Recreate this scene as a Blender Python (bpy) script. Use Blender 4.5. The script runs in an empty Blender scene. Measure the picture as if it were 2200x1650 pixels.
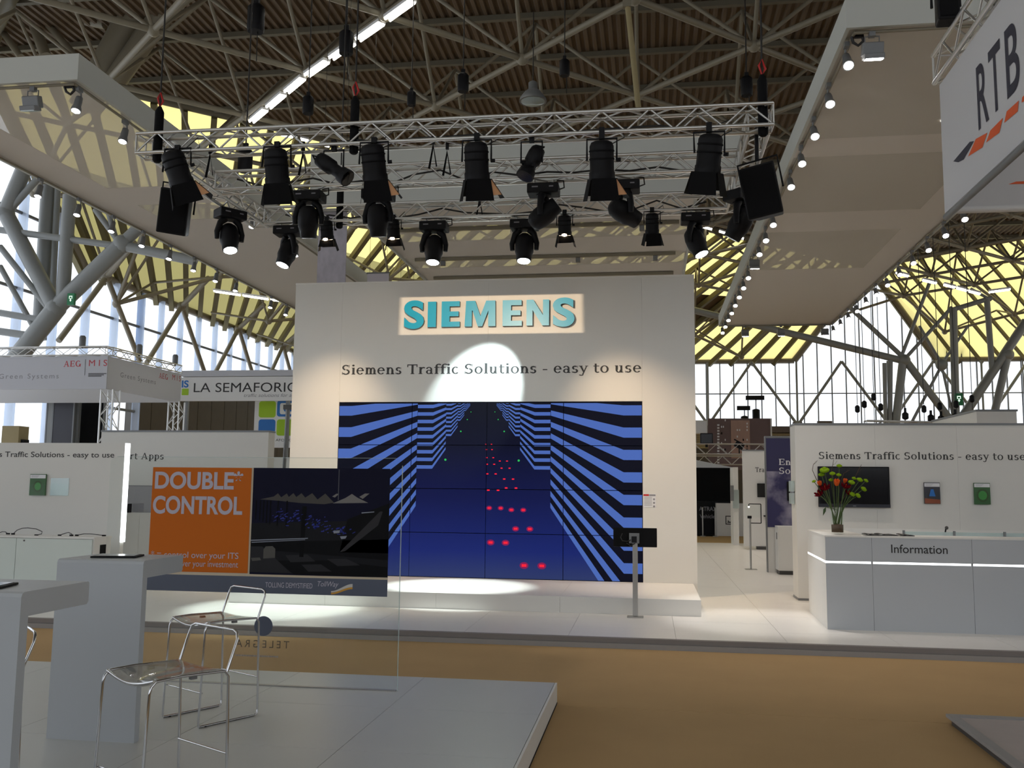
import bpy, bmesh, math, random
from mathutils import Vector, Matrix
random.seed(7)
PI = math.pi
V = Vector
scene = bpy.context.scene
C = scene.collection

# ------------------------------------------------------------------ camera
F, CX, CY, EYE = 1990.0, 1100.0, 825.0, 1.6
_x = V((13500, -79, -F)).normalized()
_y = V((296, 225.5, F)); _y = (_y - _x * _x.dot(_y)).normalized()
_z = _x.cross(_y)
if _z.y > 0: _z = -_z
# rows: camera right / down / forward expressed in the hall's axes (X along the stand, Y depth, Z up)
RIGHT = V((_x.x, _y.x, _z.x)); DOWN = V((_x.y, _y.y, _z.y)); FWD = V((_x.z, _y.z, _z.z))
EYEP = V((0, 0, EYE))
cam_data = bpy.data.cameras.new('camera'); cam = bpy.data.objects.new('camera', cam_data); C.objects.link(cam)
cam_data.sensor_fit = 'HORIZONTAL'; cam_data.sensor_width = 36.0; cam_data.lens = 36.0 * F / 2200.0
cam_data.clip_end = 300
m = Matrix.Identity(4)
for r in range(3):
    m[r][0] = RIGHT[r]; m[r][1] = -DOWN[r]; m[r][2] = -FWD[r]; m[r][3] = EYEP[r]
cam.matrix_world = m
scene.camera = cam
def _ray(x, y): return RIGHT * ((x - CX) / F) + DOWN * ((y - CY) / F) + FWD
def at_y(x, y, Y): d = _ray(x, y); return EYEP + d * (Y / d.y)
def at_z(x, y, Z): d = _ray(x, y); return EYEP + d * ((Z - EYE) / d.z)
def at_x(x, y, X): d = _ray(x, y); return EYEP + d * (X / d.x)

# ------------------------------------------------------------------ world, exposure
world = bpy.data.worlds.new('overcast_sky'); scene.world = world; world.use_nodes = True
bg = world.node_tree.nodes['Background']
bg.inputs[0].default_value = (0.96, 0.975, 1.0, 1); bg.inputs[1].default_value = 1.35
vs = scene.view_settings
vs.view_transform = 'Standard'; vs.look = 'None'; vs.gamma = 1.0; vs.use_curve_mapping = False
vs.exposure = 0.38
cy = scene.cycles
cy.use_denoising = True
cy.max_bounces = 5; cy.diffuse_bounces = 3; cy.glossy_bounces = 2; cy.transmission_bounces = 3
cy.use_adaptive_sampling = True; cy.adaptive_threshold = 0.025; cy.adaptive_min_samples = 12
cy.transparent_max_bounces = 14; cy.sample_clamp_indirect = 6.0; cy.caustics_reflective = False; cy.caustics_refractive = False

# ------------------------------------------------------------------ materials
def lin(c):
    c = c / 255.0
    return c / 12.92 if c <= 0.04045 else ((c + 0.055) / 1.055) ** 2.4
def srgb(r, g, b): return (lin(r), lin(g), lin(b), 1)
MATS = {}
def mat(name, col, rough=0.5, metal=0.0, noise=0.0, scale=8.0, spec=0.5, stretch=None, bump=0.0):
    if name in MATS: return MATS[name]
    M = bpy.data.materials.new(name); M.use_nodes = True; MATS[name] = M
    nt = M.node_tree; b = nt.nodes['Principled BSDF']
    b.inputs['Base Color'].default_value = col; b.inputs['Roughness'].default_value = rough
    b.inputs['Metallic'].default_value = metal; b.inputs['Specular IOR Level'].default_value = spec
    if noise or bump:
        tc = nt.nodes.new('ShaderNodeTexCoord'); mp = nt.nodes.new('ShaderNodeMapping')
        if stretch: mp.inputs['Scale'].default_value = stretch
        nz = nt.nodes.new('ShaderNodeTexNoise'); nz.inputs['Scale'].default_value = scale; nz.inputs['Detail'].default_value = 4
        nt.links.new(tc.outputs['Object'], mp.inputs[0]); nt.links.new(mp.outputs[0], nz.inputs[0])
        if noise:
            mx = nt.nodes.new('ShaderNodeMix'); mx.data_type = 'RGBA'
            mx.inputs[6].default_value = tuple(c * (1 - noise) for c in col[:3]) + (1,)
            mx.inputs[7].default_value = tuple(min(1, c * (1 + noise)) for c in col[:3]) + (1,)
            nt.links.new(nz.outputs[0], mx.inputs[0]); nt.links.new(mx.outputs[2], b.inputs['Base Color'])
        if bump:
            bp = nt.nodes.new('ShaderNodeBump'); bp.inputs['Strength'].default_value = bump; bp.inputs['Distance'].default_value = 0.01
            nt.links.new(nz.outputs[0], bp.inputs['Height']); nt.links.new(bp.outputs[0], b.inputs['Normal'])
    return M
def emit(name, col, strength):
    if name in MATS: return MATS[name]
    M = bpy.data.materials.new(name); M.use_nodes = True; MATS[name] = M
    b = M.node_tree.nodes['Principled BSDF']
    b.inputs['Base Color'].default_value = (0.003, 0.003, 0.003, 1); b.inputs['Specular IOR Level'].default_value = 0.05
    b.inputs['Emission Color'].default_value = col; b.inputs['Emission Strength'].default_value = strength
    b.inputs['Roughness'].default_value = 0.35
    M.cycles.emission_sampling = 'NONE'
    return M
def mixmat(name, parts):
    """parts: list of (weight, kind, colour, roughness) blended in order"""
    if name in MATS: return MATS[name]
    M = bpy.data.materials.new(name); M.use_nodes = True; MATS[name] = M
    nt = M.node_tree; nt.nodes.clear(); out = nt.nodes.new('ShaderNodeOutputMaterial')
    acc = None; tot = 0.0
    for w, kind, col, rough in parts:
        n = nt.nodes.new({'diff': 'ShaderNodeBsdfDiffuse', 'trans': 'ShaderNodeBsdfTransparent', 'gloss': 'ShaderNodeBsdfGlossy',
                          'tl': 'ShaderNodeBsdfTranslucent'}[kind])
        n.inputs['Color'].default_value = col
        if kind == 'gloss': n.inputs['Roughness'].default_value = rough
        tot += w
        if acc is None: acc = n.outputs[0]
        else:
            mx = nt.nodes.new('ShaderNodeMixShader'); mx.inputs[0].default_value = w / tot
            nt.links.new(acc, mx.inputs[1]); nt.links.new(n.outputs[0], mx.inputs[2]); acc = mx.outputs[0]
    nt.links.new(acc, out.inputs[0])
    return M
W1 = (1, 1, 1, 1)
mat('carpet', srgb(184, 154, 112), 0.95, noise=0.10, scale=1.3, spec=0.1, bump=0.25)
mat('laminate', (0.74, 0.73, 0.70, 1), 0.42, noise=0.015, scale=3)
mat('laminate_cool', (0.47, 0.495, 0.525, 1), 0.40, noise=0.012, scale=3)
mat('wallpaint', (0.70, 0.69, 0.655, 1), 0.55, noise=0.012, scale=2.5)
mat('plank_white', (0.74, 0.72, 0.69, 1), 0.30, noise=0.03, scale=2.2, stretch=(1, 4, 1))
mat('tile_grey', (0.56, 0.57, 0.56, 1), 0.34, noise=0.02, scale=2)
mat('kerb_dark', srgb(128, 122, 120), 0.6, noise=0.05)
mat('kerb_light', srgb(150, 147, 146), 0.6, noise=0.05)
mat('deck_brown', srgb(104, 88, 70), 0.7, noise=0.12, scale=0.6)
mat('purlin', srgb(110, 105, 90), 0.6, noise=0.05)
mat('tube_grey', srgb(134, 127, 110), 0.5, noise=0.08, scale=1.5)
mat('steel_grey', srgb(140, 143, 142), 0.4, noise=0.06, scale=1.5)
mat('rafter', srgb(112, 104, 72), 0.7)
mat('board_dark', srgb(80, 73, 64), 0.7, noise=0.15, scale=3)
mat('board_tan', srgb(160, 146, 108), 0.7, noise=0.05)
mat('beam_dark', srgb(98, 88, 82), 0.6)
mat('aluminium', (0.66, 0.66, 0.65, 1), 0.33, metal=0.9, noise=0.05, scale=20)
mat('chrome', (0.62, 0.62, 0.63, 1), 0.10, metal=1.0)
mat('brushed_steel', (0.42, 0.41, 0.39, 1), 0.35, metal=0.9)
mat('black_metal', (0.007, 0.007, 0.009, 1), 0.55, noise=0.1, spec=0.22)
mat('black_matte', (0.006, 0.006, 0.007, 1), 0.8, spec=0.15)
mat('black_gloss', (0.006, 0.006, 0.008, 1), 0.12)
mat('black_blue', (0.010, 0.011, 0.022, 1), 0.45)
mat('cable', (0.012, 0.011, 0.011, 1), 0.5)
mat('grey_metal', srgb(120, 122, 124), 0.45, metal=0.3)
mat('grey_dark', srgb(70, 68, 66), 0.5)
mat('fabric_white', (0.78, 0.78, 0.78, 1), 0.8)
mat('fabric_grey', (0.56, 0.57, 0.62, 1), 0.85)
mat('ink', srgb(58, 58, 58), 0.7)
mat('ink_black', srgb(36, 34, 36), 0.6)
mat('ink_navy', srgb(36, 36, 56), 0.6)
mat('ink_red', srgb(186, 46, 56), 0.6)
mat('ink_grey', srgb(140, 140, 146), 0.7)
mat('ink_white', srgb(225, 225, 228), 0.6)
mat('ink_lilac', srgb(186, 180, 192), 0.6)
mat('orange_print', srgb(198, 101, 20), 0.6, spec=.2)
mat('orange_mark', srgb(224, 92, 36), 0.6)
mat('slate_print', srgb(84, 90, 106), 0.5)
mat('petrol', srgb(0, 160, 196), 0.35)
mat('petrol_side', srgb(58, 70, 74), 0.5)
mat('navy_print', srgb(48, 46, 88), 0.6)
mat('lime', srgb(160, 200, 30), 0.6)
mat('blue_print', srgb(40, 112, 190), 0.6)
mat('red_plastic', srgb(190, 30, 30), 0.5)
mat('green_sign', srgb(10, 120, 70), 0.5)
mat('peach_gel', srgb(226, 168, 120), 0.6)
mat('carpet_grey', srgb(176, 166, 162), 0.9, noise=0.06)
mat('bag_black', (0.02, 0.02, 0.022, 1), 0.6)
mixmat('fin_glass', [(0.35, 'trans', (0.9, 0.95, 1, 1), 0), (0.45, 'tl', (0.72, 0.80, 0.95, 1), 0), (0.2, 'diff', (0.7, 0.75, 0.85, 1), 0)])
mixmat('pane_glass', [(0.95, 'trans', (0.96, 0.98, 1, 1), 0), (0.05, 'gloss', W1, 0.02)])
mixmat('clear_glass', [(0.991, 'trans', (0.975, 0.99, 0.985, 1), 0), (0.009, 'gloss', W1, 0.01)])
mixmat('frost_glass', [(0.45, 'trans', (0.86, 0.95, 0.95, 1), 0), (0.45, 'diff', (0.72, 0.84, 0.84, 1), 0), (0.10, 'gloss', W1, 0.1)])
mixmat('acrylic_seat', [(0.62, 'trans', (0.82, 0.81, 0.78, 1), 0), (0.16, 'diff', (0.45, 0.44, 0.42, 1), 0), (0.22, 'gloss', W1, 0.06)])
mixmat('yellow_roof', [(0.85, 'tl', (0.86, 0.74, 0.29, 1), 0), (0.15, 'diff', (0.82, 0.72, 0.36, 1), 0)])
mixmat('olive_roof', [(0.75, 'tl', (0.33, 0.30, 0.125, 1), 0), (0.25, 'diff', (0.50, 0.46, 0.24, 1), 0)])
mixmat('milky_fill_roof', [(0.8, 'tl', (0.16, 0.15, 0.125, 1), 0), (0.2, 'diff', (0.4, 0.38, 0.33, 1), 0)])  # pale panels added on the unseen front slopes to light the near floor
mixmat('mesh_fabric', [(0.52, 'diff', (0.80, 0.76, 0.70, 1), 0), (0.12, 'tl', (0.7, 0.7, 0.68, 1), 0), (0.36, 'trans', W1, 0)])
mixmat('solid_fabric', [(0.8, 'diff', (0.80, 0.755, 0.71, 1), 0), (0.2, 'tl', (0.6, 0.58, 0.55, 1), 0)])
mixmat('fascia_fabric', [(0.8, 'diff', (0.66, 0.68, 0.65, 1), 0), (0.2, 'tl', (0.55, 0.55, 0.52, 1), 0)])
mixmat('banner_fabric', [(0.7, 'diff', (0.74, 0.74, 0.76, 1), 0), (0.3, 'tl', (0.8, 0.8, 0.8, 1), 0)])
mixmat('petal_green', [(0.6, 'diff', srgb(150, 185, 45), 0), (0.4, 'tl', srgb(170, 200, 60), 0)])
mixmat('petal_orange', [(0.7, 'diff', srgb(226, 108, 52), 0), (0.3, 'tl', srgb(235, 120, 60), 0)])
mixmat('petal_red', [(0.8, 'diff', srgb(92, 14, 24), 0), (0.2, 'tl', srgb(110, 18, 28), 0)])
mat('stem_green', srgb(74, 96, 44), 0.6, noise=0.15)
mat('leaf_green', srgb(52, 78, 36), 0.6)
mat('twig', srgb(70, 50, 36), 0.8)
mat('moss_brown', srgb(78, 58, 40), 0.9, noise=0.3, scale=30)
emit('lamp_glow', (1.0, 0.93, 0.86, 1), 30.0)
emit('lamp_glow_cool', (0.93, 0.93, 1.0, 1), 30.0)
emit('head_glow', (0.86, 0.97, 1.0, 1), 40.0)
emit('par_glow', (1.0, 0.72, 0.45, 1), 14.0)
emit('tube_glow', (1.0, 0.97, 0.88, 1), 9.0)
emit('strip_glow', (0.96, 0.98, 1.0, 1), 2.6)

# ------------------------------------------------------------------ mesh building
class MB:
    def __init__(s): s.v = []; s.f = []; s.sm = []
    def add(s, vs, fs, smooth=False):
        b = len(s.v); s.v += [tuple(v) for v in vs]; s.f += [tuple(b + i for i in f) for f in fs]; s.sm += [smooth] * len(fs); return s
    def box(s, x0, x1, y0, y1, z0, z1):
        return s.add([(x, y, z) for z in (z0, z1) for y in (y0, y1) for x in (x0, x1)],
                     [(0, 2, 3, 1), (4, 5, 7, 6), (0, 1, 5, 4), (2, 6, 7, 3), (0, 4, 6, 2), (1, 3, 7, 5)])
    def cbox(s, c, sx, sy, sz, M=None):
        vs = [V((x * sx / 2, y * sy / 2, z * sz / 2)) for z in (-1, 1) for y in (-1, 1) for x in (-1, 1)]
        if M is not None: vs = [M @ v for v in vs]
        vs = [v + V(c) for v in vs]
        return s.add(vs, [(0, 2, 3, 1), (4, 5, 7, 6), (0, 1, 5, 4), (2, 6, 7, 3), (0, 4, 6, 2), (1, 3, 7, 5)])
    def tube(s, a, b, r, n=8, r2=None, cap=True):
        a = V(a); b = V(b); d = (b - a)
        if d.length < 1e-6: return s
        d.normalize(); u = d.orthogonal().normalized(); w = d.cross(u); r2 = r if r2 is None else r2
        vs = []
        for p, rr in ((a, r), (b, r2)):
            for i in range(n):
                t = 2 * PI * i / n; vs.append(p + u * (rr * math.cos(t)) + w * (rr * math.sin(t)))
        s.add(vs, [(i, (i + 1) % n, n + (i + 1) % n, n + i) for i in range(n)], True)
        if cap: s.add(vs, [tuple(reversed(range(n))), tuple(range(n, 2 * n))])
        return s
    def path(s, pts, r, n=8, closed=False):
        pts = [V(p) for p in pts]; k = len(pts); rings = []; u = None
        for i in range(k):
            if closed: d = (pts[(i + 1) % k] - pts[i - 1])
            else: d = pts[min(i + 1, k - 1)] - pts[max(i - 1, 0)]
            d.normalize()
            u = d.orthogonal().normalized() if u is None else (u - d * u.dot(d)).normalized()
            w = d.cross(u); rr = r[i] if isinstance(r, (list, tuple)) else r
            rings.append([pts[i] + u * (rr * math.cos(2 * PI * j / n)) + w * (rr * math.sin(2 * PI * j / n)) for j in range(n)])
        vs = [v for g in rings for v in g]; fs = []
        for i in range(k if closed else k - 1):
            a = i * n; b = ((i + 1) % k) * n
            fs += [(a + j, a + (j + 1) % n, b + (j + 1) % n, b + j) for j in range(n)]
        s.add(vs, fs, True)
        if not closed: s.add(vs, [tuple(reversed(range(n))), tuple(range((k - 1) * n, k * n))])
        return s
    def lathe(s, prof, n=16, M=None, o=(0, 0, 0)):
        """prof: (radius, height) list, revolved about local z"""
        vs = []
        for r, h in prof:
            for i in range(n):
                t = 2 * PI * i / n; p = V((r * math.cos(t), r * math.sin(t), h))
                vs.append((M @ p if M is not None else p) + V(o))
        fs = []
        for k in range(len(prof) - 1):
            fs += [(k * n + i, k * n + (i + 1) % n, (k + 1) * n + (i + 1) % n, (k + 1) * n + i) for i in range(n)]
        s.add(vs, fs, True)
        if prof[0][0] > 1e-4: s.add(vs, [tuple(reversed(range(n)))])
        if prof[-1][0] > 1e-4: s.add(vs, [tuple(range((len(prof) - 1) * n, len(prof) * n))])
        return s
    def prism(s, poly, o, r, u, depth):
        """2-D polygon in axes r (right), u (up) at o, extruded by depth along the face normal"""
        o = V(o); r = V(r); u = V(u); nn = r.cross(u); k = len(poly)
        a = [o + r * p[0] + u * p[1] for p in poly]; b = [p + nn * depth for p in a]
        return s.add(a + b, [tuple(reversed(range(k))), tuple(range(k, 2 * k))] + [(i, (i + 1) % k, k + (i + 1) % k, k + i) for i in range(k)])
    def poly(s, poly, o, r, u, off=0.0):
        o = V(o); r = V(r); u = V(u); nn = r.cross(u)
        return s.add([o + r * p[0] + u * p[1] + nn * off for p in poly], [tuple(range(len(poly)))])
    def ball(s, c, rx, ry=None, rz=None, n=10, k=7, M=None):
        ry = rx if ry is None else ry; rz = rx if rz is None else rz
        vs = []
        for j in range(k + 1):
            a = PI * j / k
            for i in range(n):
                t = 2 * PI * i / n; p = V((rx * math.sin(a) * math.cos(t), ry * math.sin(a) * math.sin(t), rz * math.cos(a)))
                vs.append((M @ p if M is not None else p) + V(c))
        return s.add(vs, [(j * n + i, (j + 1) * n + i, (j + 1) * n + (i + 1) % n, j * n + (i + 1) % n) for j in range(k) for i in range(n)], True)
    def mesh(s, name, material):
        me = bpy.data.meshes.new(name); me.from_pydata(s.v, [], s.f); me.materials.append(MATS[material] if isinstance(material, str) else material)
        me.polygons.foreach_set('use_smooth', s.sm); me.update(); return me
    def build(s, name, material, parent=None, loc=None):
        return link(name, s.mesh(name, material), parent, loc)
def link(name, me, parent=None, loc=None, rot=None):
    o = bpy.data.objects.new(name, me); C.objects.link(o)
    if parent is not None: o.parent = parent
    if loc is not None: o.location = loc
    if rot is not None: o.rotation_euler = rot
    return o
def tag(o, label=None, cat=None, group=None, kind=None):
    if label: o['label'] = label
    if cat: o['category'] = cat
    if group: o['group'] = group
    if kind: o['kind'] = kind
    return o
def thing(name, label, cat, loc=(0, 0, 0), group=None, rz=0.0, kind=None):
    o = bpy.data.objects.new(name, None); C.objects.link(o); o.empty_display_size = 0.1
    o.location = loc; o.rotation_euler = (0, 0, rz)
    return tag(o, label, cat, group, kind)
def copy_tree(o, parent=None):
    c = o.copy(); C.objects.link(c); c.parent = parent
    for ch in o.children: copy_tree(ch, c)
    return c
def bevel(o, w, seg=2):
    md = o.modifiers.new('soft_edge', 'BEVEL'); md.width = w; md.segments = seg; md.limit_method = 'ANGLE'; return o
def aim(d):
    """rotation taking local -Z to direction d"""
    return V(d).to_track_quat('-Z', 'Y')
def spot(name, loc, target, watts, angle, blend=0.3, col=(1, 0.95, 0.88), parent=None, size=0.04, gobo=None):
    L = bpy.data.lights.new(name, 'SPOT'); L.energy = watts; L.spot_size = math.radians(angle); L.spot_blend = blend
    L.color = col; L.shadow_soft_size = size
    o = bpy.data.objects.new(name, L); C.objects.link(o)
    o.rotation_mode = 'QUATERNION'; o.rotation_quaternion = aim(V(target) - V(loc)); o.location = loc
    return o

# ------------------------------------------------------------------ lettering
FX = (V((1, 0, 0)), V((0, 0, 1)))          # face looking towards -Y
FXM = (V((-1, 0, 0)), V((0, 0, 1)))        # the same read from behind
FPX = (V((0, 1, 0)), V((0, 0, 1)))         # face looking towards +X
FNX = (V((0, -1, 0)), V((0, 0, 1)))        # face looking towards -X
_font_cache = {}
def font_mesh(body, bold=0.0, space=1.0, extrude=0.0, shear=0.0):
    key = (body, bold, space, extrude, shear)
    if key in _font_cache: return _font_cache[key]
    cu = bpy.data.curves.new('lettering', 'FONT'); cu.body = body; cu.size = 1.0; cu.offset = bold; cu.space_character = space
    cu.extrude = extrude; cu.shear = shear; cu.resolution_u = 6
    o = bpy.data.objects.new('lettering', cu); C.objects.link(o)
    dg = bpy.context.evaluated_depsgraph_get(); dg.update()
    me = bpy.data.meshes.new_from_object(o.evaluated_get(dg))
    bpy.data.objects.remove(o)
    vs = [v.co.copy() for v in me.vertices]; fs = [tuple(p.vertices) for p in me.polygons]
    bpy.data.meshes.remove(me); bpy.data.curves.remove(cu)
    _font_cache[key] = (vs, fs); return vs, fs
CAPH = None
def sans(mb, body, o, face, width=None, cap=0.1, bold=0.0, space=1.0, off=0.002, shear=0.0, extrude=0.0):
    """writes body with its left baseline at o, cap height cap, squeezed to width"""
    global CAPH
    if CAPH is None:
        h, _ = font_mesh('H'); CAPH = max(v.y for v in h)
    vs, fs = font_mesh(body, bold, space, 0.0, shear)
    x0 = min(v.x for v in vs); x1 = max(v.x for v in vs)
    sy = cap / CAPH; sx = width / (x1 - x0) if width else sy
    r, u = face; nn = r.cross(u); o = V(o)
    if extrude:
        e = {}
        mb.add([o + r * ((v.x - x0) * sx) + u * (v.y * sy) + nn * extrude for v in vs], fs)
        for f in fs:
            for a, b in zip(f, f[1:] + f[:1]):
                if (b, a) in e: e[(b, a)] = None
                else: e[(a, b)] = 1
        P = lambda i, d: o + r * ((vs[i].x - x0) * sx) + u * (vs[i].y * sy) + nn * d
        side = MB()
        for (a, b), k in e.items():
            if k and (b, a) not in e: side.add([P(a, 0), P(b, 0), P(b, extrude), P(a, extrude)], [(0, 1, 2, 3)])
        return side
    mb.add([o + r * ((v.x - x0) * sx) + u * (v.y * sy) + nn * off for v in vs], fs)
    return mb
def _arc(cx, cy, rx, ry, a0, a1, tv, th, n=20):
    o = []; i = []
    for k in range(n + 1):
        t = math.radians(a0 + (a1 - a0) * k / n); c, s = math.cos(t), math.sin(t)
        o.append((cx + rx * c, cy + ry * s)); i.append((cx + (rx - tv) * c, cy + (ry - th) * s))
    return [[o[k], o[k + 1], i[k + 1], i[k]] for k in range(n)]
def _r(x0, y0, x1, y1): return [[(x0, y0), (x1, y0), (x1, y1), (x0, y1)]]
ST, TH, SF = 0.125, 0.05, 0.052
def _stem(x, y0, y1, bot=True, top='l'):
    p = _r(x, y0, x + ST, y1)
    if bot: p += _r(x - 0.045, y0, x + ST + 0.045, y0 + SF)
    if top == 'l': p += [[(x - 0.055, y1 - 0.02), (x, y1 - 0.055), (x + 0.02, y1), (x, y1)]]
    if top == 'b': p += _r(x - 0.045, y1 - SF, x + ST + 0.045, y1)
    return p
def _arch(x, w): return _arc(x + w / 2, 0.30, w / 2, 0.205, 0, 180, 0.10, 0.075, 14)
def _S(cx, h, w):
    a = h * 0.27; ph = 0.08
    p = _arc(cx, h - a, w * 0.46, a + 0.01, 35, 262, 0.105, ph, 18) + _arc(cx, a, w * 0.5, a + 0.015, 82, -150, 0.105, ph, 18)
    p += _r(cx + w * 0.36, h - a * 1.05, cx + w * 0.43, h) + _r(cx - w * 0.47, 0, cx - w * 0.40, a * 1.0)
    return p
GLY = {
    'S': (_S(0.28, 0.70, 0.46), 0.57), 's': (_S(0.21, 0.50, 0.34), 0.43),
    'i': (_stem(0.09, 0, 0.5) + _arc(0.142, 0.655, 0.072, 0.072, 0, 360, 0.072, 0.072, 12), 0.29),
    'e': (_arc(0.25, 0.25, 0.215, 0.262, 0, 322, 0.105, 0.06) + _r(0.06, 0.245, 0.455, 0.30), 0.50),
    'm': (_stem(0.08, 0, 0.5) + _arch(0.11, 0.29) + _stem(0.295, 0, 0.32, top=None) + _arch(0.325, 0.29) + _stem(0.51, 0, 0.32, top=None), 0.70),
    'n': (_stem(0.08, 0, 0.5) + _arch(0.11, 0.33) + _stem(0.335, 0, 0.32, top=None), 0.53),
    'T': (_stem(0.265, 0, 0.70, top=None) + _r(0.03, 0.63, 0.605, 0.70) + _r(0.03, 0.50, 0.085, 0.70) + _r(0.55, 0.50, 0.605, 0.70), 0.64),
    'r': (_stem(0.08, 0, 0.5) + _arc(0.30, 0.30, 0.17, 0.21, 50, 170, 0.09, 0.09, 10), 0.41),
    'a': (_arc(0.21, 0.33, 0.18, 0.18, 0, 165, 0.10, 0.065, 14) + _r(0.285, 0.0, 0.39, 0.34) + _arc(0.21, 0.145, 0.17, 0.155, 20, 340, 0.10, 0.055) + _r(0.38, 0.0, 0.44, 0.05), 0.47),
    'f': (_stem(0.10, 0, 0.56, top=None) + _arc(0.29, 0.55, 0.19, 0.185, 40, 180, 0.105, 0.075, 12) + _r(0.03, 0.44, 0.34, 0.495), 0.345),
    'c': (_arc(0.25, 0.25, 0.215, 0.262, 48, 318, 0.105, 0.06), 0.45),
    'o': (_arc(0.26, 0.25, 0.225, 0.262, 0, 360, 0.105, 0.055, 24), 0.52),
    'l': (_stem(0.09, 0, 0.74), 0.29),
    'u': (_stem(0.08, 0.19, 0.5, False) + _arc(0.245, 0.2, 0.165, 0.212, 180, 360, 0.105, 0.07, 14) + _r(0.335, 0.0, 0.44, 0.5) + _r(0.27, 0.455, 0.36, 0.5) + _r(0.43, 0, 0.49, 0.045), 0.54),
    't': (_r(0.10, 0.13, 0.205, 0.64) + _arc(0.245, 0.145, 0.145, 0.158, 180, 320, 0.105, 0.07, 10) + _r(0.03, 0.44, 0.34, 0.495), 0.36),
    'y': ([[(0.03, 0.5), (0.145, 0.5), (0.29, 0.10), (0.24, -0.02)], [(0.39, 0.5), (0.45, 0.5), (0.235, -0.13), (0.165, -0.10)]]
          + _r(-0.01, 0.455, 0.19, 0.5) + _r(0.33, 0.455, 0.49, 0.5) + _arc(0.12, -0.12, 0.13, 0.09, 180, 360, 0.08, 0.07, 10), 0.49),
    '-': (_r(0.05, 0.215, 0.30, 0.285), 0.36), ' ': ([], 0.25),
    'p': (_stem(0.08, -0.2, 0.5) + _arc(0.27, 0.25, 0.205, 0.262, -150, 150, 0.105, 0.055), 0.51),
    'A': ([[(0.10, 0), (0.16, 0), (0.36, 0.62), (0.33, 0.70)], [(0.31, 0.70), (0.40, 0.70), (0.63, 0), (0.51, 0)]] + _r(0.19, 0.20, 0.52, 0.255)
          + _r(0.03, 0, 0.24, SF) + _r(0.44, 0, 0.70, SF), 0.72),
    'E': (_stem(0.10, 0, 0.70, True, 'b') + _r(0.10, 0.64, 0.55, 0.70) + _r(0.10, 0, 0.57, 0.06) + _r(0.15, 0.33, 0.45, 0.38)
          + _r(0.50, 0.5, 0.55, 0.70) + _r(0.52, 0, 0.57, 0.2) + _r(0.40, 0.27, 0.45, 0.44), 0.62),
    'G': (_arc(0.35, 0.35, 0.30, 0.362, 45, 345, 0.125, 0.065, 24) + _r(0.52, 0.0, 0.635, 0.32) + _r(0.42, 0.275, 0.69, 0.32), 0.74),
}
def serif(mb, body, o, face, width, cap, off=0.002):
    tot = sum(GLY[c][1] for c in body); sx = width / tot; sy = cap / 0.70; x = 0.0
    r, u = face
    for k, c in enumerate(body):
        ps, adv = GLY[c]
        for j, p in enumerate(ps):
            mb.poly([((x + a) * sx, b * sy) for a, b in p], o, r, u, off + 0.00002 * (j % 5))
        x += adv
    return mb
def rrect(w, h, rad, n=4):
    p = []
    for cx, cz, a0 in ((w - rad, h - rad, 0), (rad, h - rad, 90), (rad, rad, 180), (w - rad, rad, 270)):
        for k in range(n + 1):
            t = math.radians(a0 + 90 * k / n); p.append((cx + rad * math.cos(t), cz + rad * math.sin(t)))
    return p
def clip_poly(p, x0, x1, y0, y1):
    for ax, lim, sg in ((0, x0, 1), (0, x1, -1), (1, y0, 1), (1, y1, -1)):
        q = []
        for i in range(len(p)):
            a, b = p[i - 1], p[i]; da, db = sg * (a[ax] - lim), sg * (b[ax] - lim)
            if da * db < 0:
                t = da / (da - db); q.append((a[0] + (b[0] - a[0]) * t, a[1] + (b[1] - a[1]) * t))
            if db >= 0: q.append(b)
        p = q
        if len(p) < 3: return []
    return p

# ================================================================== THE HALL
XL, XR, YB, YF, EAVE, DECK = -20.0, 38.0, 56.0, -14.0, 9.2, 14.5
PA, PB, PC, PD, PE = V((XL, 24.2)), V((12.5, 54.5)), V((XR, 30.8)), V((XR, 17.7)), V((12.5, -6.0))

# floor with its carpet lengths
fl = MB().box(XL - 1, XR + 1, YF - 1, YB + 1, -0.25, -0.012).build('floor', 'grey_dark'); tag(fl, kind='structure', label='concrete hall floor under the sand coloured carpet')
yy = -12.95
while yy < YB:
    MB().box(XL, XR, yy + 0.004, min(yy + 3.996, YB), -0.012, 0.0).build('carpet_strip', 'carpet', fl); yy += 4.0

# corrugated deck
def deck_y(x):
    hi = PA.y + (PB.y - PA.y) * (x - PA.x) / (PB.x - PA.x) if x < PB.x else PB.y + (PC.y - PB.y) * (x - PB.x) / (PC.x - PB.x)
    lo = PA.y + (PE.y - PA.y) * (x - PA.x) / (PE.x - PA.x) if x < PE.x else PE.y + (PD.y - PE.y) * (x - PE.x) / (PD.x - PE.x)
    return lo, hi
dk = MB(); pitch = 0.24; x = XL; prof = [(0, 0.0), (0.08, 0.0), (0.115, 0.07), (0.195, 0.07), (0.24, 0.0)]
while x < XR - 0.01:
    for (a, ha), (b, hb) in zip(prof, prof[1:]):
        la, ua = deck_y(min(x + a, XR)); lb, ub = deck_y(min(x + b, XR))
        dk.add([(x + a, la, DECK + ha), (x + b, lb, DECK + hb), (x + b, ub, DECK + hb), (x + a, ua, DECK + ha)], [(0, 1, 2, 3)])
    x += pitch
ceiling = dk.build('ceiling', 'deck_brown'); tag(ceiling, kind='structure', label='brown corrugated metal roof deck over the hall')
GX, GY, GX0, GY0 = 2.75, 2.48, -0.25, 18.9
j = -8
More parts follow.
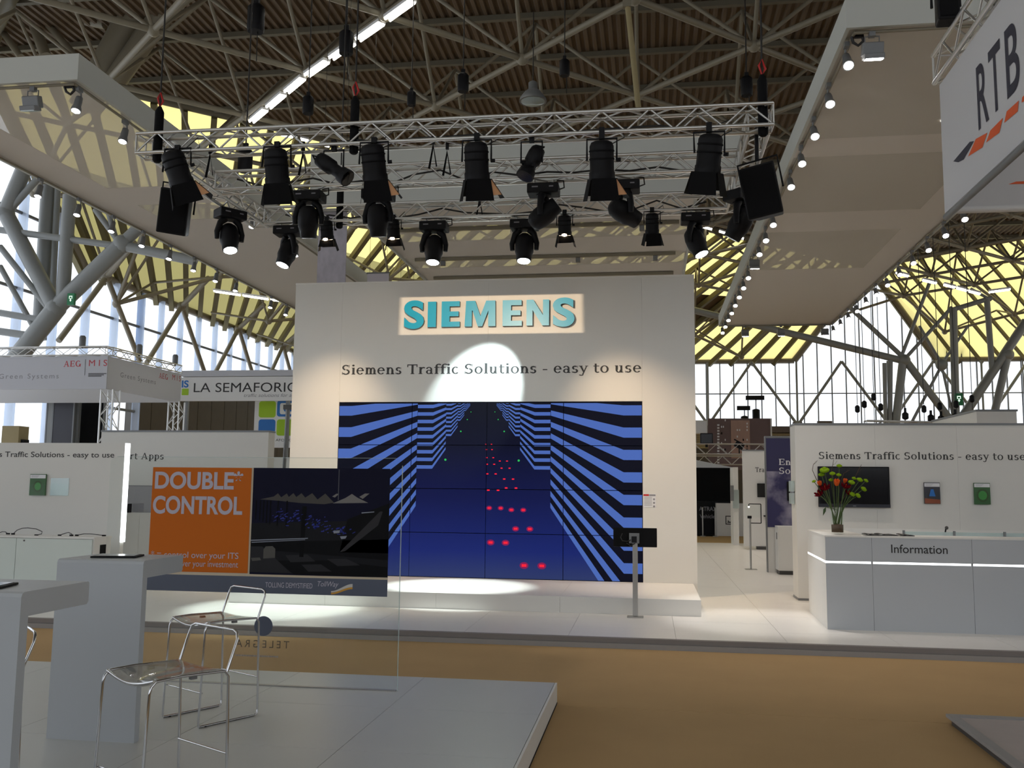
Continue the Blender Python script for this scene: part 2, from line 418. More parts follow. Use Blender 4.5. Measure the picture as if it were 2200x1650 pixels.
while GY0 + j * GY < PB.y:
    y = GY0 + j * GY
    if y > PE.y + 1:
        xs = [XL + k * 0.25 for k in range(int((XR - XL) / 0.25) + 1)]
        ok = [x for x in xs if deck_y(x)[0] + 0.1 < y < deck_y(x)[1] - 0.1]
        if ok: MB().box(min(ok), max(ok), y - 0.07, y + 0.07, DECK - 0.16, DECK - 0.01).build('purlin', 'purlin', ceiling)
    j += 1
eb = MB()
for a, b in ((PA, PB), (PB, PC), (PC, PD), (PD, PE), (PE, PA)):
    eb = MB().tube((a.x, a.y, DECK - 0.05), (b.x, b.y, DECK - 0.05), 0.2, 8).build('edge_beam', 'purlin', ceiling)

# translucent slopes: yellow strips between rafters, pale fill panels added on unseen front ones
def along(poly, t):
    L = [(V(b) - V(a)).length for a, b in zip(poly, poly[1:])]; s = t * sum(L)
    for (a, b), l in zip(zip(poly, poly[1:]), L):
        if s <= l + 1e-6: return V(a).lerp(V(b), min(1, s / l))
        s -= l
    return V(poly[-1])
FACETS = [('roof_back_left', [(PA.x, PA.y, DECK), (PB.x, PB.y, DECK)], [(XL, 30, EAVE), (XL, YB, EAVE), (8.5, YB, EAVE)], 44),
          ('roof_back_right', [(PB.x, PB.y, DECK), (PC.x, PC.y, DECK)], [(16.5, YB, EAVE), (XR, YB, EAVE), (XR, 36, EAVE)], 34),
          ('roof_front_left', [(PA.x, PA.y, DECK), (PE.x, PE.y, DECK)], [(XL, 18.4, EAVE), (XL, YF, EAVE), (8.5, YF, EAVE)], 14),
          ('roof_front_right', [(PE.x, PE.y, DECK), (PD.x, PD.y, DECK)], [(16.5, YF, EAVE), (XR, YF, EAVE), (XR, 12.4, EAVE)], 12)]
for nm, top, bot, n in FACETS:
    root = thing(nm, 'sloping roof of translucent strips, yellow between brown rafters at the back, pale fill panels added in front', None, kind='structure')
    for k in range(n):
        a, b = along(top, k / n), along(top, (k + 1) / n); c, d = along(bot, (k + 1) / n), along(bot, k / n)
        if k == n - 1: b = V(top[-1])
        segs = [(0, 1, 'yellow_roof' if 'back' in nm else 'milky_fill_roof')]
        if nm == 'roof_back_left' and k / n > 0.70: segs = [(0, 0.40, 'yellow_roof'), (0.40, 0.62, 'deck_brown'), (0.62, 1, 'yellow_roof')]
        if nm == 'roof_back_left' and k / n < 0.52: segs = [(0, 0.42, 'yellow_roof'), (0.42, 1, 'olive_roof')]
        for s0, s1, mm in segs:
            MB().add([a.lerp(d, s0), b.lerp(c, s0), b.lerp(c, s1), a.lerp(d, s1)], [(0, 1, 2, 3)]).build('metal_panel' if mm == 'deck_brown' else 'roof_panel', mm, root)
        if n > 20:
            e = (d - a).normalized(); sd = e.cross(V((0, 0, 1))).normalized(); q = sd.cross(e)
            mb = MB(); hw, hh = (0.10, 0.13) if 'left' in nm else (0.06, 0.09); P = []
            for p in (a, d):
                for su, sv in ((-1, -1), (1, -1), (1, 1), (-1, 1)): P.append(p + sd * (hw * su) + q * (hh * sv) - V((0, 0, 0.22)))
            mb.add(P, [(0, 1, 2, 3), (7, 6, 5, 4), (0, 4, 5, 1), (1, 5, 6, 2), (2, 6, 7, 3), (3, 7, 4, 0)]).build('rafter', 'rafter', root)
    for u, w in zip(bot, bot[1:]): MB().tube(u, w, 0.16, 8).build('eave_tube', 'tube_grey', root)
    for u, w in ((top[0], bot[0]), (top[-1], bot[-1])): MB().tube(u, w, 0.2, 8).build('hip_tube', 'tube_grey', root)
_ruled = []
for nm, top, bot, n in FACETS[:2]:
    for k in range(81): _ruled.append((along(top, k / 80), along(bot, k / 80)))
def roof_z(x, y):
    if x < XL + 0.3 or x > XR or y > YB - 0.3: return None
    lo, hi = deck_y(x)
    if lo <= y <= hi: return DECK
    best = (9e9, 0)
    for a, b in _ruled:
        d = V((b.x - a.x, b.y - a.y)); L = d.length_squared
        s = max(0, min(1, ((x - a.x) * d.x + (y - a.y) * d.y) / L)); q = (a.x + d.x * s - x) ** 2 + (a.y + d.y * s - y) ** 2
        if q < best[0]: best = (q, a.z + (b.z - a.z) * s)
    return best[1]

# glazed walls
def wall_glass(name, along_y, fixed, cuts, rows, top_fn, label, fin=0.28, inward=1):
    root = thing(name, label, None, kind='structure')
    for a, b in zip(cuts, cuts[1:]):
        zs = [z for z in rows]
        ta, tb = top_fn(a), top_fn(b)
        levels = [z for z in zs if z < min(ta, tb) - 0.3] + [None]
        for z0, z1 in zip(levels, levels[1:]):
            za, zb = (ta, tb) if z1 is None else (z1, z1)
            q = [(a, z0), (b, z0), (b, zb), (a, za)]; P = []
            for w in (-0.01, 0.01):
                for p, z in q: P.append((fixed + w, p, z) if along_y else (p, fixed + w, z))
            MB().add(P, [(0, 1, 2, 3), (7, 6, 5, 4), (0, 4, 5, 1), (1, 5, 6, 2), (2, 6, 7, 3), (3, 7, 4, 0)]).build('pane', 'pane_glass', root)
    for a in cuts:
        t = top_fn(a); z0 = rows[0]
        (MB().box(fixed, fixed + fin * inward, a - 0.06, a + 0.06, z0, t) if along_y else MB().box(a - 0.03, a + 0.03, fixed - fin, fixed, z0, t)).build('mullion', 'fin_glass' if along_y else 'grey_metal', root)
    for z in rows:
        ok = [c for c in cuts if top_fn(c) > z + 0.2]
        (MB().tube((fixed + 0.1 * inward, min(ok), z), (fixed + 0.1 * inward, max(ok), z), 0.06, 6) if along_y else MB().tube((min(ok), fixed - 0.1, z), (max(ok), fixed - 0.1, z), 0.035, 6)).build('transom', 'grey_metal', root)
    return root
def gable(p, c, half): return EAVE - 0.1 + max(0.0, 1 - abs(p - c) / half) * (DECK - EAVE)
def frange(a, b, n): return [a + (b - a) * k / n for k in range(n + 1)]
wall_glass('window_1', True, XL, frange(10.2, 33.6, 13), [1.0, 4.4, 7.75, 10.2], lambda y: gable(y, 24.2, 5.8), 'tall glazed gable of the left hall wall')
wall_glass('window_2', True, XL, frange(33.6, 56.0, 14), [5.9, 7.75], lambda y: EAVE - 0.1, 'long glazed band along the left hall wall', fin=0.22)
wall_glass('window_3', False, YB, frange(-20, 1.0, 10), [5.3, 7.25], lambda x: EAVE - 0.1, 'glazed band of the back hall wall behind the stands')
wall_glass('window_4', False, YB, frange(1.0, 21.0, 25), [5.3, 7.25], lambda x: gable(x, 13.6, 5.2), 'bright glazed back wall of the hall with thin bars', fin=0.12)
wall_glass('window_5', False, YB, frange(21.0, XR, 8), [5.3, 7.25], lambda x: EAVE - 0.1, 'glazed band of the back hall wall far right')
wall_glass('window_6', True, XR, frange(YF, YB, 24), [4.6, 7.75], lambda y: EAVE - 0.1, 'glazed band along the right hall wall', inward=-1)
wall_glass('window_7', False, YF, frange(XL, XR, 24), [3.0, 7.75], lambda x: gable(x, 12.5, 5.0), 'glazed wall of the hall behind the viewer')
wall_glass('window_8', True, XL, frange(YF, 10.2, 10), [1.0, 4.4, 7.75], lambda y: EAVE - 0.1, 'glazed left hall wall nearest the viewer')

# solid lower walls: boards
wb = thing('wall_back', 'solid lower part of the back hall wall with dark beam and tan cladding', None, kind='structure')
MB().box(XL, XR, YB, YB + 0.3, 0, 5.3).build('wall_core', 'board_dark', wb)
MB().box(XL, XR, YB - 0.45, YB, 4.95, 5.3).build('beam', 'beam_dark', wb)
for k in range(7):
    z = 4.02 + 0.13 * k; MB().box(XL, XR, YB - 0.10, YB, z, z + 0.115).build('cladding_board', 'board_tan', wb)
wl = thing('wall_left', 'solid lower part of the left hall wall of dark vertical boards', None, kind='structure')
MB().box(XL - 0.3, XL - 0.05, YF, YB, 0, 1.0).build('wall_core', 'board_dark', wl)
MB().box(XL - 0.3, XL, 33.6, YB, 0, 5.9).build('wall_core', 'board_dark', wl)
y = 33.6
while y < 55:
    MB().box(XL, XL + 0.06, y + 0.02, y + 1.28, 0, 5.9).build('wall_board', 'board_dark', wl); y += 1.3
MB().box(XR, XR + 0.3, YF, YB, 0, 4.6).build('wall_right', 'board_dark'); tag(bpy.data.objects['wall_right'], kind='structure', label='solid lower part of the right hall wall')
MB().box(XL, XR, YF - 0.3, YF, 0, 3.0).build('wall_front', 'board_dark'); tag(bpy.data.objects['wall_front'], kind='structure', label='low solid wall of the hall behind the viewer')

# bracing in front of the glass
br = thing('bracing', 'grey V shaped tube bracing standing before the left hall glazing', 'bracing')
ys = [30.5, 36.0, 41.5, 47.0, 52.5]
for y in ys:
    for dy in (-2.5, 2.5): MB().tube((XL + 0.55, y, EAVE - 0.15), (XL + 0.55, y + dy, 6.3), 0.10, 8).build('strut', 'tube_grey', br)
    MB().tube((XL + 0.55, y, EAVE - 0.15), (XL + 2.4, y - 1.4, EAVE + 0.7), 0.11, 8).build('strut', 'tube_grey', br)
    MB().ball((XL + 0.55, y, EAVE - 0.15), 0.2, n=8, k=5).build('node', 'tube_grey', br)
br2 = thing('bracing', 'slim grey V struts and posts before the glazed back wall', 'bracing')
for k in range(-4, 8):
    x = 3.45 + 5.06 * k
    if x > 22 or x < -19: continue
    for dx in (-2.53, 2.53): MB().tube((x, YB - 0.75, 5.35), (x + dx, YB - 0.75, EAVE - 0.15), 0.085, 6).build('strut', 'steel_grey', br2)
    MB().tube((x, YB - 0.75, 5.35), (x, YB - 0.75, EAVE - 0.15), 0.06, 6).build('post', 'steel_grey', br2)
    MB().cbox((x, YB - 0.62, 5.42), 0.5, 0.34, 0.24).build('bracket', 'beam_dark', br2)

# space frame under the roof
sf = thing('roof_space_frame', 'grey steel tube space frame hung under the whole roof', 'roof frame')
nodesL = {}; nodesU = {}
for i in range(-7, 13):
    for j in range(-2, 15):
        x, y = GX0 + GX * i, GY0 + GY * j
        rz_ = roof_z(x, y)
        if rz_ is None: continue
        if (i + j) % 2 == 0:
            if rz_ - 2.5 > EAVE - 1.6: nodesL[(i, j)] = V((x, y, rz_ - 2.5))
        else: nodesU[(i, j)] = V((x, y, rz_ - 0.32))
def seen(p): return 14 < p.y < 56
webs = []
for N, r, nm in ((nodesL, 0.075, 'lower_chord'),):
    for (i, j), p in N.items():
        for di in (1, -1):
            q = N.get((i + di, j + 1))
            if q: webs.append((p, q, r, nm))
for (i, j), p in nodesU.items():
    for di, dj in ((1, 0), (-1, 0), (0, 1), (0, -1)):
        q = nodesL.get((i + di, j + dj))
        if q: webs.append((p, q, 0.05, 'web_strut'))
webs.sort(key=lambda w: (w[0] + w[1] - EYEP * 2).length - 40 * w[2])
cnt = {}; rest = MB()
for a, b, r, nm in webs:
    cnt[nm] = cnt.get(nm, 0) + 1
    if cnt[nm] <= 290: MB().tube(a, b, r, 8, cap=False).build(nm, 'tube_grey', sf)
    else: rest.tube(a, b, r, 6, cap=False)
if rest.v: tag(rest.build('far_struts', 'tube_grey', sf), kind='stuff')
nb = MB().ball((0, 0, 0), 0.16, n=8, k=5).mesh('node', 'tube_grey')
for p in nodesL.values(): link('node', nb, sf, p)

# branching columns
def px_tubes(root, Y, rows, m='steel_grey', n=10, k=1.0):
    for xa, ya, xb, yb, r in rows: MB().tube(at_y(xa, ya, Y), at_y(xb, yb, Y), r * k, n).build('tube', m, root)
colL = thing('branching_column', 'heavy branching grey steel column before the left glazing', 'column')
px_tubes(colL, 24.0, [(20, 790, 120, 664, .27), (40, 800, 62, 742, .14), (120, 662, 264, 524, .24), (118, 660, 14, 462, .23), (12, 458, 52, 362, .22), (20, 452, 86, 378, .10),
                      (150, 420, 134, 652, .19), (264, 522, 306, 482, .17), (256, 520, 205, 450, .09), (250, 516, 228, 440, .08), (264, 528, 420, 560, .15),
                      (0, 494, 252, 528, .10), (0, 672, 116, 692, .10), (0, 712, 70, 722, .11), (0, 530, 104, 662, .09), (0, 572, 74, 706, .08)])
px_tubes(colL, 25.0, [(104, 400, 84, 730, .21), (124, 405, 112, 650, .09)])
for p, r in (((120, 662), .34), ((264, 524), .32), ((12, 458), .30)): MB().ball(at_y(*p, 24.0), r * .86, n=12, k=8).build('node', 'steel_grey', colL)
colT = thing('roof_boom', 'pair of massive round steel booms rising into the roof', 'roof frame')
px_tubes(colT, 23.0, [(178, 235, 318, -30, .40), (238, 185, 400, -40, .31), (300, 70, 210, 150, .14), (330, 78, 255, 160, .12), (0, 8, 226, 50, .17), (14, 0, -40, 130, .26),
                      (58, 12, 98, 120, .16), (92, 40, 170, 130, .10), (0, 60, 44, 122, .10)], 'tube_grey')
colR = thing('branching_column', 'branching steel columns before the bright glazing at the right', 'column')
px_tubes(colR, 47.0, [(2048, 662, 2054, 908, .26), (1944, 772, 2046, 908, .26), (2205, 690, 2060, 908, .30), (2165, 765, 2130, 915, .26), (1940, 775, 1924, 912, .28), (1913, 770, 1912, 915, .16),
                      (1900, 780, 1903, 915, .14), (2120, 640, 2132, 800, .20), (1480, 664, 1945, 776, .24), (1820, 655, 1945, 772, .16), (2000, 600, 1935, 770, .12), (1945, 770, 2045, 660, .12),
                      (2048, 665, 2130, 640, .16), (2130, 645, 2085, 620, .10), (2023, 782, 1975, 700, .10), (2023, 782, 2080, 700, .09), (2023, 785, 1960, 905, .10), (2023, 785, 2050, 905, .09)], 'steel_grey', 8, .72)
for p in ((2046, 908), (1943, 774), (2023, 783), (2165, 762)): MB().ball(at_y(*p, 47.0), 0.30, n=10, k=7).build('node', 'steel_grey', colR)

# exit signs on the columns
def exit_sign(p, Y, s, label):
    c = at_y(*p, Y); t = thing('exit_sign', label, 'sign', c)
    MB().box(-.5 * s, .5 * s, -.03, .06, -.8 * s, .8 * s).build('sign_box', 'green_sign', t)
    g = MB(); R_, U_ = FX
    g.poly(clip_poly([(-.24, .45), (.24, .45), (.24, .05), (.14, .05), (.14, .33), (-.14, .33), (-.14, .05), (-.24, .05)], -1, 1, -1, 1), (0, -.032, 0), R_ * s, U_ * s)
    g.poly([(-.07, .12), (.07, .12), (.07, -.12), (.16, -.12), (0, -.38), (-.16, -.12), (-.07, -.12)], (0, -.034, 0), R_ * s, U_ * s)
    g.build('pictogram', emit('sign_glow', (0.75, 1, 0.8, 1), 1.0), t)
exit_sign((153, 643), 23.72, 0.21, 'green emergency exit sign on the left branching column')
exit_sign((2060, 858), 46.75, 0.36, 'small green exit sign on the column in the right background')

# fluorescent battens along the frame
def batten(a, b, label, group, glow='tube_glow'):
    a, b = V(a), V(b); d = (b - a).normalized(); s = d.cross(V((0, 0, 1))).normalized(); up = s.cross(d)
    t = thing('fluorescent_batten', label, 'light', (a + b) / 2, group); L = (b - a).length
    M = Matrix((d, s, up)).transposed()
    MB().cbox((0, 0, 0.06), L, 0.20, 0.07, M).build('housing', 'fabric_white', t)
    for k in (-1, 1): MB().tube(d * (-L * .48) + s * (0.06 * k), d * (L * .48) + s * (0.06 * k), 0.03, 8).build('tube', glow, t)
ORD = 'first second third fourth fifth sixth seventh eighth ninth tenth eleventh twelfth thirteenth fourteenth fifteenth sixteenth seventeenth eighteenth'.split()
def batten_row(nodes, n, label, group, dz=0.16, gap=0.12):
    i_ = 0
    for a, b in zip(nodes, nodes[1:]):
        for k in range(n):
            u, w = a.lerp(b, (k + gap) / n), a.lerp(b, (k + 1 - gap) / n); batten(u - V((0, 0, dz)), w - V((0, 0, dz)), label % ORD[i_], group); i_ += 1
batten_row([V((-11.2, 24.05, 12)), V((-8.55, 21.38, 12)), V((-5.75, 18.9, 12)), V((-3.0, 16.4, 12))], 3, 'twin tube batten, %s from the lower end of the long diagonal row', 'battens along the roof frame', gap=0.085)
batten_row([nodesL[(3, 1)], nodesL[(4, 2)]], 2, 'upper batten seen dimly through the right white canopy, %s of its pair', 'battens above the right canopy', gap=0.06)
batten_row([nodesL[(3, 3)], nodesL[(4, 2)]], 2, 'lower batten seen dimly through the right white canopy, %s of its pair', 'battens above the right canopy', gap=0.06)
def far_battens(rows, Y, label, group):
    for i_, (xa, ya, xb, yb) in enumerate(rows): batten(at_y(xa, ya, Y), at_y(xb, yb, Y), '%s, %s from the left' % (label, ORD[i_]), group)
far_battens([(1925, 586, 1952, 594), (1982, 602, 2012, 609), (2028, 612, 2052, 618), (2056, 619, 2078, 625), (2082, 626, 2106, 632), (2125, 628, 2170, 622)], 38.0, 'small far batten under the roof frame at the right', 'far battens under the right roof')
far_battens([(1508, 487, 1530, 493), (1545, 497, 1562, 502), (1575, 507, 1598, 513), (1612, 517, 1634, 523)], 40.0, 'small far batten beyond the rig under the dark roof', 'far battens beyond the rig')
far_battens([(460, 626, 516, 634), (522, 635, 576, 643), (582, 644, 634, 650)], 33.0, 'slim far batten under the striped yellow roof', 'battens under the striped roof')
far_battens([(597, 288, 628, 294), (634, 296, 664, 303), (690, 310, 706, 314)], 30.0, 'batten glowing behind the front lighting truss', 'battens behind the front truss')

# chain hoists hung from the roof
def hoist(p, Y, h, label, top=11.9):
    c = at_y(*p, Y); t = thing('chain_hoist', label, 'hoist', c); s = h
    MB().lathe([(0.28 * s, -.5 * s), (0.31 * s, -.42 * s), (0.31 * s, .4 * s), (0.22 * s, .5 * s)], 10).build('motor_body', 'black_metal', t)
    MB().cbox((0, 0, .62 * s), .2 * s, .12 * s, .28 * s).build('hook', 'black_metal', t)
    MB().tube((0, 0, .7 * s), (0, 0, top - c.z), 0.012, 5).build('chain', 'cable', t)
    MB().tube((0.04, 0, -.5 * s), (0.04, 0, -1.6 * s), 0.009, 5).build('load_chain', 'cable', t)
for k, (p, Y, h) in enumerate((((550, 40), 15, .50), ((744, 92), 15, .42), ((662, 226), 16, .34), ((995, 178), 17, .36), ((884, 212), 18, .30), ((1213, 146), 18, .34), ((1604, 186), 16, .34), ((527, 345), 13, .36))):
    hoist(p, Y, h, ('black chain hoist hung high, leftmost over the lighting rig', 'black chain hoist in front of the diagonal tube row', 'black chain hoist just under the lower end of the tube row',
                    'black chain hoist in the middle of the dark roof', 'small dark chain hoist close above the front truss', 'black chain hoist right of the domed roof lamp', 'black chain hoist above the right end of the front truss',
                    'black chain hoist before the yellow roof behind the front truss')[k])
c = at_y(1145, 203, 19)
t = thing('high_bay_lamp', 'grey domed high bay lamp under the dark roof', 'lamp', c)
MB().lathe([(.30, -.16), (.29, -.10), (.17, .06), (.10, .12), (.10, .26), (.04, .30)], 14).build('reflector', 'grey_metal', t)
MB().lathe([(.02, -.20), (.24, -.17), (.28, -.15)], 14).build('diffuser', 'frost_glass', t)
MB().tube((0, 0, .3), (0, 0, 11.9 - c.z), .012, 5).build('rod', 'cable', t)
a, b = at_y(1347, 6, 17), at_y(1372, 236, 17)
t = thing('cable_duct', 'pale upright cable duct hanging from the roof', 'cable duct', b)
MB().tube(V((0, 0, 0)), a - b + V((-.05, 0, .6)), 0.055, 6).build('duct', 'board_tan', t); MB().cbox(a - b, .16, .14, .2).build('clamp', 'tube_grey', t)

# ================================================================== THE MAIN STAND
PZ = 0.10
pl = thing('stand_platform', 'raised white plank platform of the central stand with grey kerb', 'platform')
MB().box(-15.0, 6.8, 9.66, 27.2, 0.0, 0.085).build('platform_core', 'kerb_light', pl)
MB().box(-15.0, 6.8, 9.630, 9.70, 0.052, PZ).build('kerb_top', 'kerb_dark', pl)
MB().box(-15.0, 6.8, 9.605, 9.70, 0.0, 0.050).build('kerb_foot', 'kerb_light', pl)
x = -15.0; k = 0
while x < 6.7:
    y = 9.70 - (0.0 if k % 2 == 0 else 0.65)
    while y < 27.2:
        y0, y1 = max(9.702, y + 0.0015), min(27.2, y + 1.2985)
        if y1 - y0 > 0.05: MB().box(x + 0.0015, min(6.8, x + 1.0885), y0, y1, 0.085, PZ).build('floor_plank', 'plank_white', pl)
        y += 1.3
    x += 1.09; k += 1

WY = 13.38
mw = thing('display_wall', 'tall white display wall holding the video screen and brand letters', 'exhibition wall')
for x0, x1, z0, z1 in ((-5.365, -4.615, PZ, 4.665), (-0.090, 0.660, PZ, 4.665), (-4.6135, -2.3535, 2.852, 4.665), (-2.352, -0.0915, 2.852, 4.665)):
    MB().box(x0, x1, WY, WY + 0.5, z0, z1).build('wall_panel', 'wallpaint', mw)
MB().box(-4.62, -0.08, WY + 0.05, WY + 0.5, PZ, 2.85).build('wall_core', 'black_matte', mw)
MB().box(-5.365, 0.66, WY - 0.012, WY + 0.5, 4.665, 4.69).build('top_trim', 'laminate', mw)
b0, b1 = at_y(732.4, 804, WY), at_y(1379, 801, WY)
serif(MB(), 'Siemens Traffic Solutions - easy to use', (b0.x, WY, (b0.z + b1.z) / 2), FX, b1.x - b0.x, 0.146).build('lettering', 'ink', mw)
st = thing('wall_step', 'low white step running along the foot of the display wall', 'step')
xs = [-5.33, -4.05, -2.62, -1.08, 0.604]
for a, b in zip(xs, xs[1:]):
    MB().box(a + 0.001, b - 0.001, 11.43, 11.45, PZ, 0.272).build('riser_panel', 'laminate', st)
    MB().box(a + 0.001, b - 0.001, 11.43, WY - 0.001, 0.272, 0.292).build('tread_panel', 'laminate', st)
MB().box(-5.32, 0.595, 11.46, WY - 0.01, PZ, 0.27).build('step_core', 'laminate', st)

# brand letters standing proud of the wall
sg = thing('brand_sign', 'turquoise raised brand letters mounted high on the display wall', 'sign')
LB = [('S', 632, 736, 338, 205), ('I', 752, 797, 336, 206), ('E', 822, 917, 335, 205), ('M', 936, 1097, 332, 201), ('E', 1131, 1230, 330, 199), ('N', 1252, 1367, 327, 195), ('S', 1385, 1496, 327, 190)]
BLOCK = {'I': [[(0, 0), (1, 0), (1, 1), (0, 1)]],
         'E': [[(0, 0), (1, 0), (1, .2), (.44, .2), (.44, .41), (.93, .41), (.93, .60), (.44, .60), (.44, .8), (.98, .8), (.98, 1), (0, 1)]],
         'M': [[(.02, 0), (.25, 0), (.25, .62), (.27, .62), (.44, 0), (.58, 0), (.77, .62), (.77, 0), (1, 0), (.99, 1), (.70, 1), (.52, .40), (.35, 1), (.06, 1)]],
         'N': [[(0, 0), (.27, 0), (.27, .60), (.70, 0), (1, 0), (1, 1), (.73, 1), (.73, .40), (.30, 1), (0, 1)]]}
def ordered(p):
    a = sum(p[i - 1][0] * p[i][1] - p[i][0] * p[i - 1][1] for i in range(len(p)))
    return p if a > 0 else p[::-1]
for ch, a, b, lo, hi in LB:
    p = at_y(600 + a * .42433, 560 + lo * .42433, WY - .05); q = at_y(600 + b * .42433, 560 + hi * .42433, WY - .05)
    face = MB()
    if ch in BLOCK:
        w_ = q.x - p.x; polys = BLOCK[ch]; side = MB()
        for pl_ in polys:
            pp = [(x * w_, y * .385) for x, y in pl_]; pp = ordered(pp)
            face.poly(pp, (p.x, WY - .012, 3.965), *FX, .06)
            k_ = len(pp); O_ = V((p.x, WY - .012, 3.965)); P_ = [O_ + FX[0] * x + FX[1] * y for x, y in pp]; N_ = V((0, -.0598, 0))
            side.add(P_ + [v + N_ for v in P_], [(i, (i + 1) % k_, k_ + (i + 1) % k_, k_ + i) for i in range(k_)])
    else: side = sans(face, ch, (p.x, WY - 0.012, 3.965), FX, q.x - p.x, 0.385, bold=0.035, extrude=0.06)
    lt = face.build('letter', 'petrol', sg); side.build('letter_return', 'petrol_side', lt)

# video wall
SX0, SX1, SZ0, SZ1 = -4.612, -0.094, 0.296, 2.849
vw = thing('video_wall', 'huge video wall of sixteen screens showing a blue striped night road', 'screen')
def screen_mat():
    M = bpy.data.materials.new('screen_picture'); M.use_nodes = True; MATS['screen_picture'] = M
    nt = M.node_tree; b = nt.nodes['Principled BSDF']; b.inputs['Base Color'].default_value = (.004, .004, .006, 1); b.inputs['Roughness'].default_value = .3
    tc = nt.nodes.new('ShaderNodeNewGeometry'); sp = nt.nodes.new('ShaderNodeSeparateXYZ'); rp = nt.nodes.new('ShaderNodeValToRGB')
    mr = nt.nodes.new('ShaderNodeMapRange'); mr.inputs[1].default_value = SZ0; mr.inputs[2].default_value = SZ1
    nt.links.new(tc.outputs['Position'], sp.inputs[0]); nt.links.new(sp.outputs[2], mr.inputs[0]); nt.links.new(mr.outputs[0], rp.inputs[0])
    e = rp.color_ramp.elements; e[0].position = 0; e[0].color = srgb(46, 58, 104); e[1].position = 1; e[1].color = srgb(5, 6, 16)
    for p, c in ((.15, srgb(24, 38, 108)), (.45, srgb(15, 22, 72)), (.75, srgb(8, 11, 36))):
        n = e.new(p); n.color = c
    nt.links.new(rp.outputs[0], b.inputs['Emission Color']); b.inputs['Emission Strength'].default_value = .72; b.inputs['Specular IOR Level'].default_value = .06; M.cycles.emission_sampling = 'NONE'
    return M
screen_mat(); emit('screen_stripe', srgb(76, 106, 182), .74); emit('screen_dark', srgb(9, 11, 26), .8); emit('screen_red', srgb(235, 30, 50), 1.0); emit('screen_green', srgb(40, 170, 80), 1.0)
emit('screen_redglow', srgb(120, 24, 70), 1.0)
MB().box(SX0 - .004, SX1 + .004, WY + .02, WY + .05, SZ0 - .004, SZ1 + .004).build('frame', 'black_matte', vw)
pw, ph = (SX1 - SX0) / 4, (SZ1 - SZ0) / 4
panels = []
for c in range(4):
    for r in range(4):
        x0, z0 = SX0 + c * pw, SZ0 + r * ph
        panels.append(((x0 + .005, x0 + pw - .005, z0 + .005, z0 + ph - (.022 if r == 3 else .005)), MB().box(x0 + .005, x0 + pw - .005, WY + .002, WY + .02, z0 + .005, z0 + ph - .005).build('screen_panel', 'screen_picture', vw)))
def scr(x, y): return (SX0 + (SX1 - SX0) * (x - 305) / 1530.0, SZ1 - (SZ1 - SZ0) * (y - 718) / 910.0)
stripes, darks = [], []
VX, VY = 1010.0, 668.0
def sections(sgn, flats):
    out = []
    for (fa, fb, sc, far) in flats: out.append((fa, fb, sc, far))
    return out
RS = [(1745, 1835, 1.0, 1390, .52), (1310, 1388, .35, 1238, .262), (1214, 1237, .200, 1180, .158), (1168, 1179, .13, 1148, .105), (1140, 1147, .085, 1118, .06)]
LS = [(372, 305, 1.0, 716, .52), (796, 717, .35, 863, .262), (889, 863, .200, 922, .158), (934, 922, .13, 955, .105), (962, 955, .085, 985, .06)]
def stripe_y(j, sc): return VY + (738 + 114 * j - VY) * sc, VY + (738 + 114 * j + 52 - VY) * sc
for SS in (RS, LS):
    for (fa, fb, sc, far, sf_) in SS:
        top = stripe_y(-1, sc)[1]; bot = stripe_y(9, sc)[1]; topf = stripe_y(-1, sf_)[1]; botf = stripe_y(9, sf_)[1]
        darks.append([(fb, 700), (fb, bot), (fa, bot), (far, botf), (far, 700)])
        for j in range(-1, 10):
            y0, y1 = stripe_y(j, sc); u0, u1 = stripe_y(j, sf_)
            stripes.append([(fb, y0), (fb, y1), (fa, y1), (far, u1), (far, u0), (fa, y0)])
reds = [(1068, 940), (1095, 940), (1070, 968), (1098, 968), (1072, 1010), (1105, 1010), (1138, 1027), (1174, 1027), (1074, 1044), (1110, 1044), (1147, 1064), (1187, 1064), (1076, 1094), (1118, 1094), (1161, 1120), (1205, 1120),
        (1171, 1166), (1220, 1166), (1082, 1178), (1131, 1178), (1088, 1270), (1145, 1270), (1198, 1278), (1257, 1278), (1220, 1374), (1290, 1374), (1097, 1446), (1171, 1446), (1263, 1559), (1350, 1559)]
greens = [(863, 1022, 6), (1232, 1024, 6), (939, 873, 4), (1158, 873, 4), (971, 811, 3), (1127, 811, 3), (989, 771, 2.4), (1110, 771, 2.4)]
def ordered(p):
    a = sum(p[i - 1][0] * p[i][1] - p[i][0] * p[i - 1][1] for i in range(len(p)))
    return p if a > 0 else p[::-1]
layers = [('wall_picture', 'screen_dark', [[scr(*q) for q in p] for p in darks], .0006), ('stripe_picture', 'screen_stripe', [[scr(*q) for q in p] for p in stripes], .0012)]
dots = []; glow = []; gd = []
for x, y in reds:
    s = 3.5 + (y - 940) / 620 * 8
    dots.append([scr(x - s, y - s * .55), scr(x + s, y - s * .55), scr(x + s, y + s * .55), scr(x - s, y + s * .55)])
    if y > 1200: glow.append([scr(x + 1.9 * s * math.cos(t * PI / 6), y + 1.5 * s * math.sin(t * PI / 6)) for t in range(12)])
for x, y, s in greens: gd.append([scr(x + s * math.cos(t * PI / 4), y + s * math.sin(t * PI / 4)) for t in range(8)])
layers += [('glow_picture', 'screen_redglow', glow, .0014), ('tail_light_picture', 'screen_red', dots, .0018), ('signal_picture', 'screen_green', gd, .0018)]
for (x0, x1, z0, z1), po in panels:
    for nm, mm, polys, off in layers:
        mb = MB()
        for p in polys:
            q = clip_poly(ordered(p), x0, x1, z0, z1)
            if q: mb.poly(q, (0, WY + .002, 0), *FX, off)
        if mb.v: mb.build(nm, mm, po)

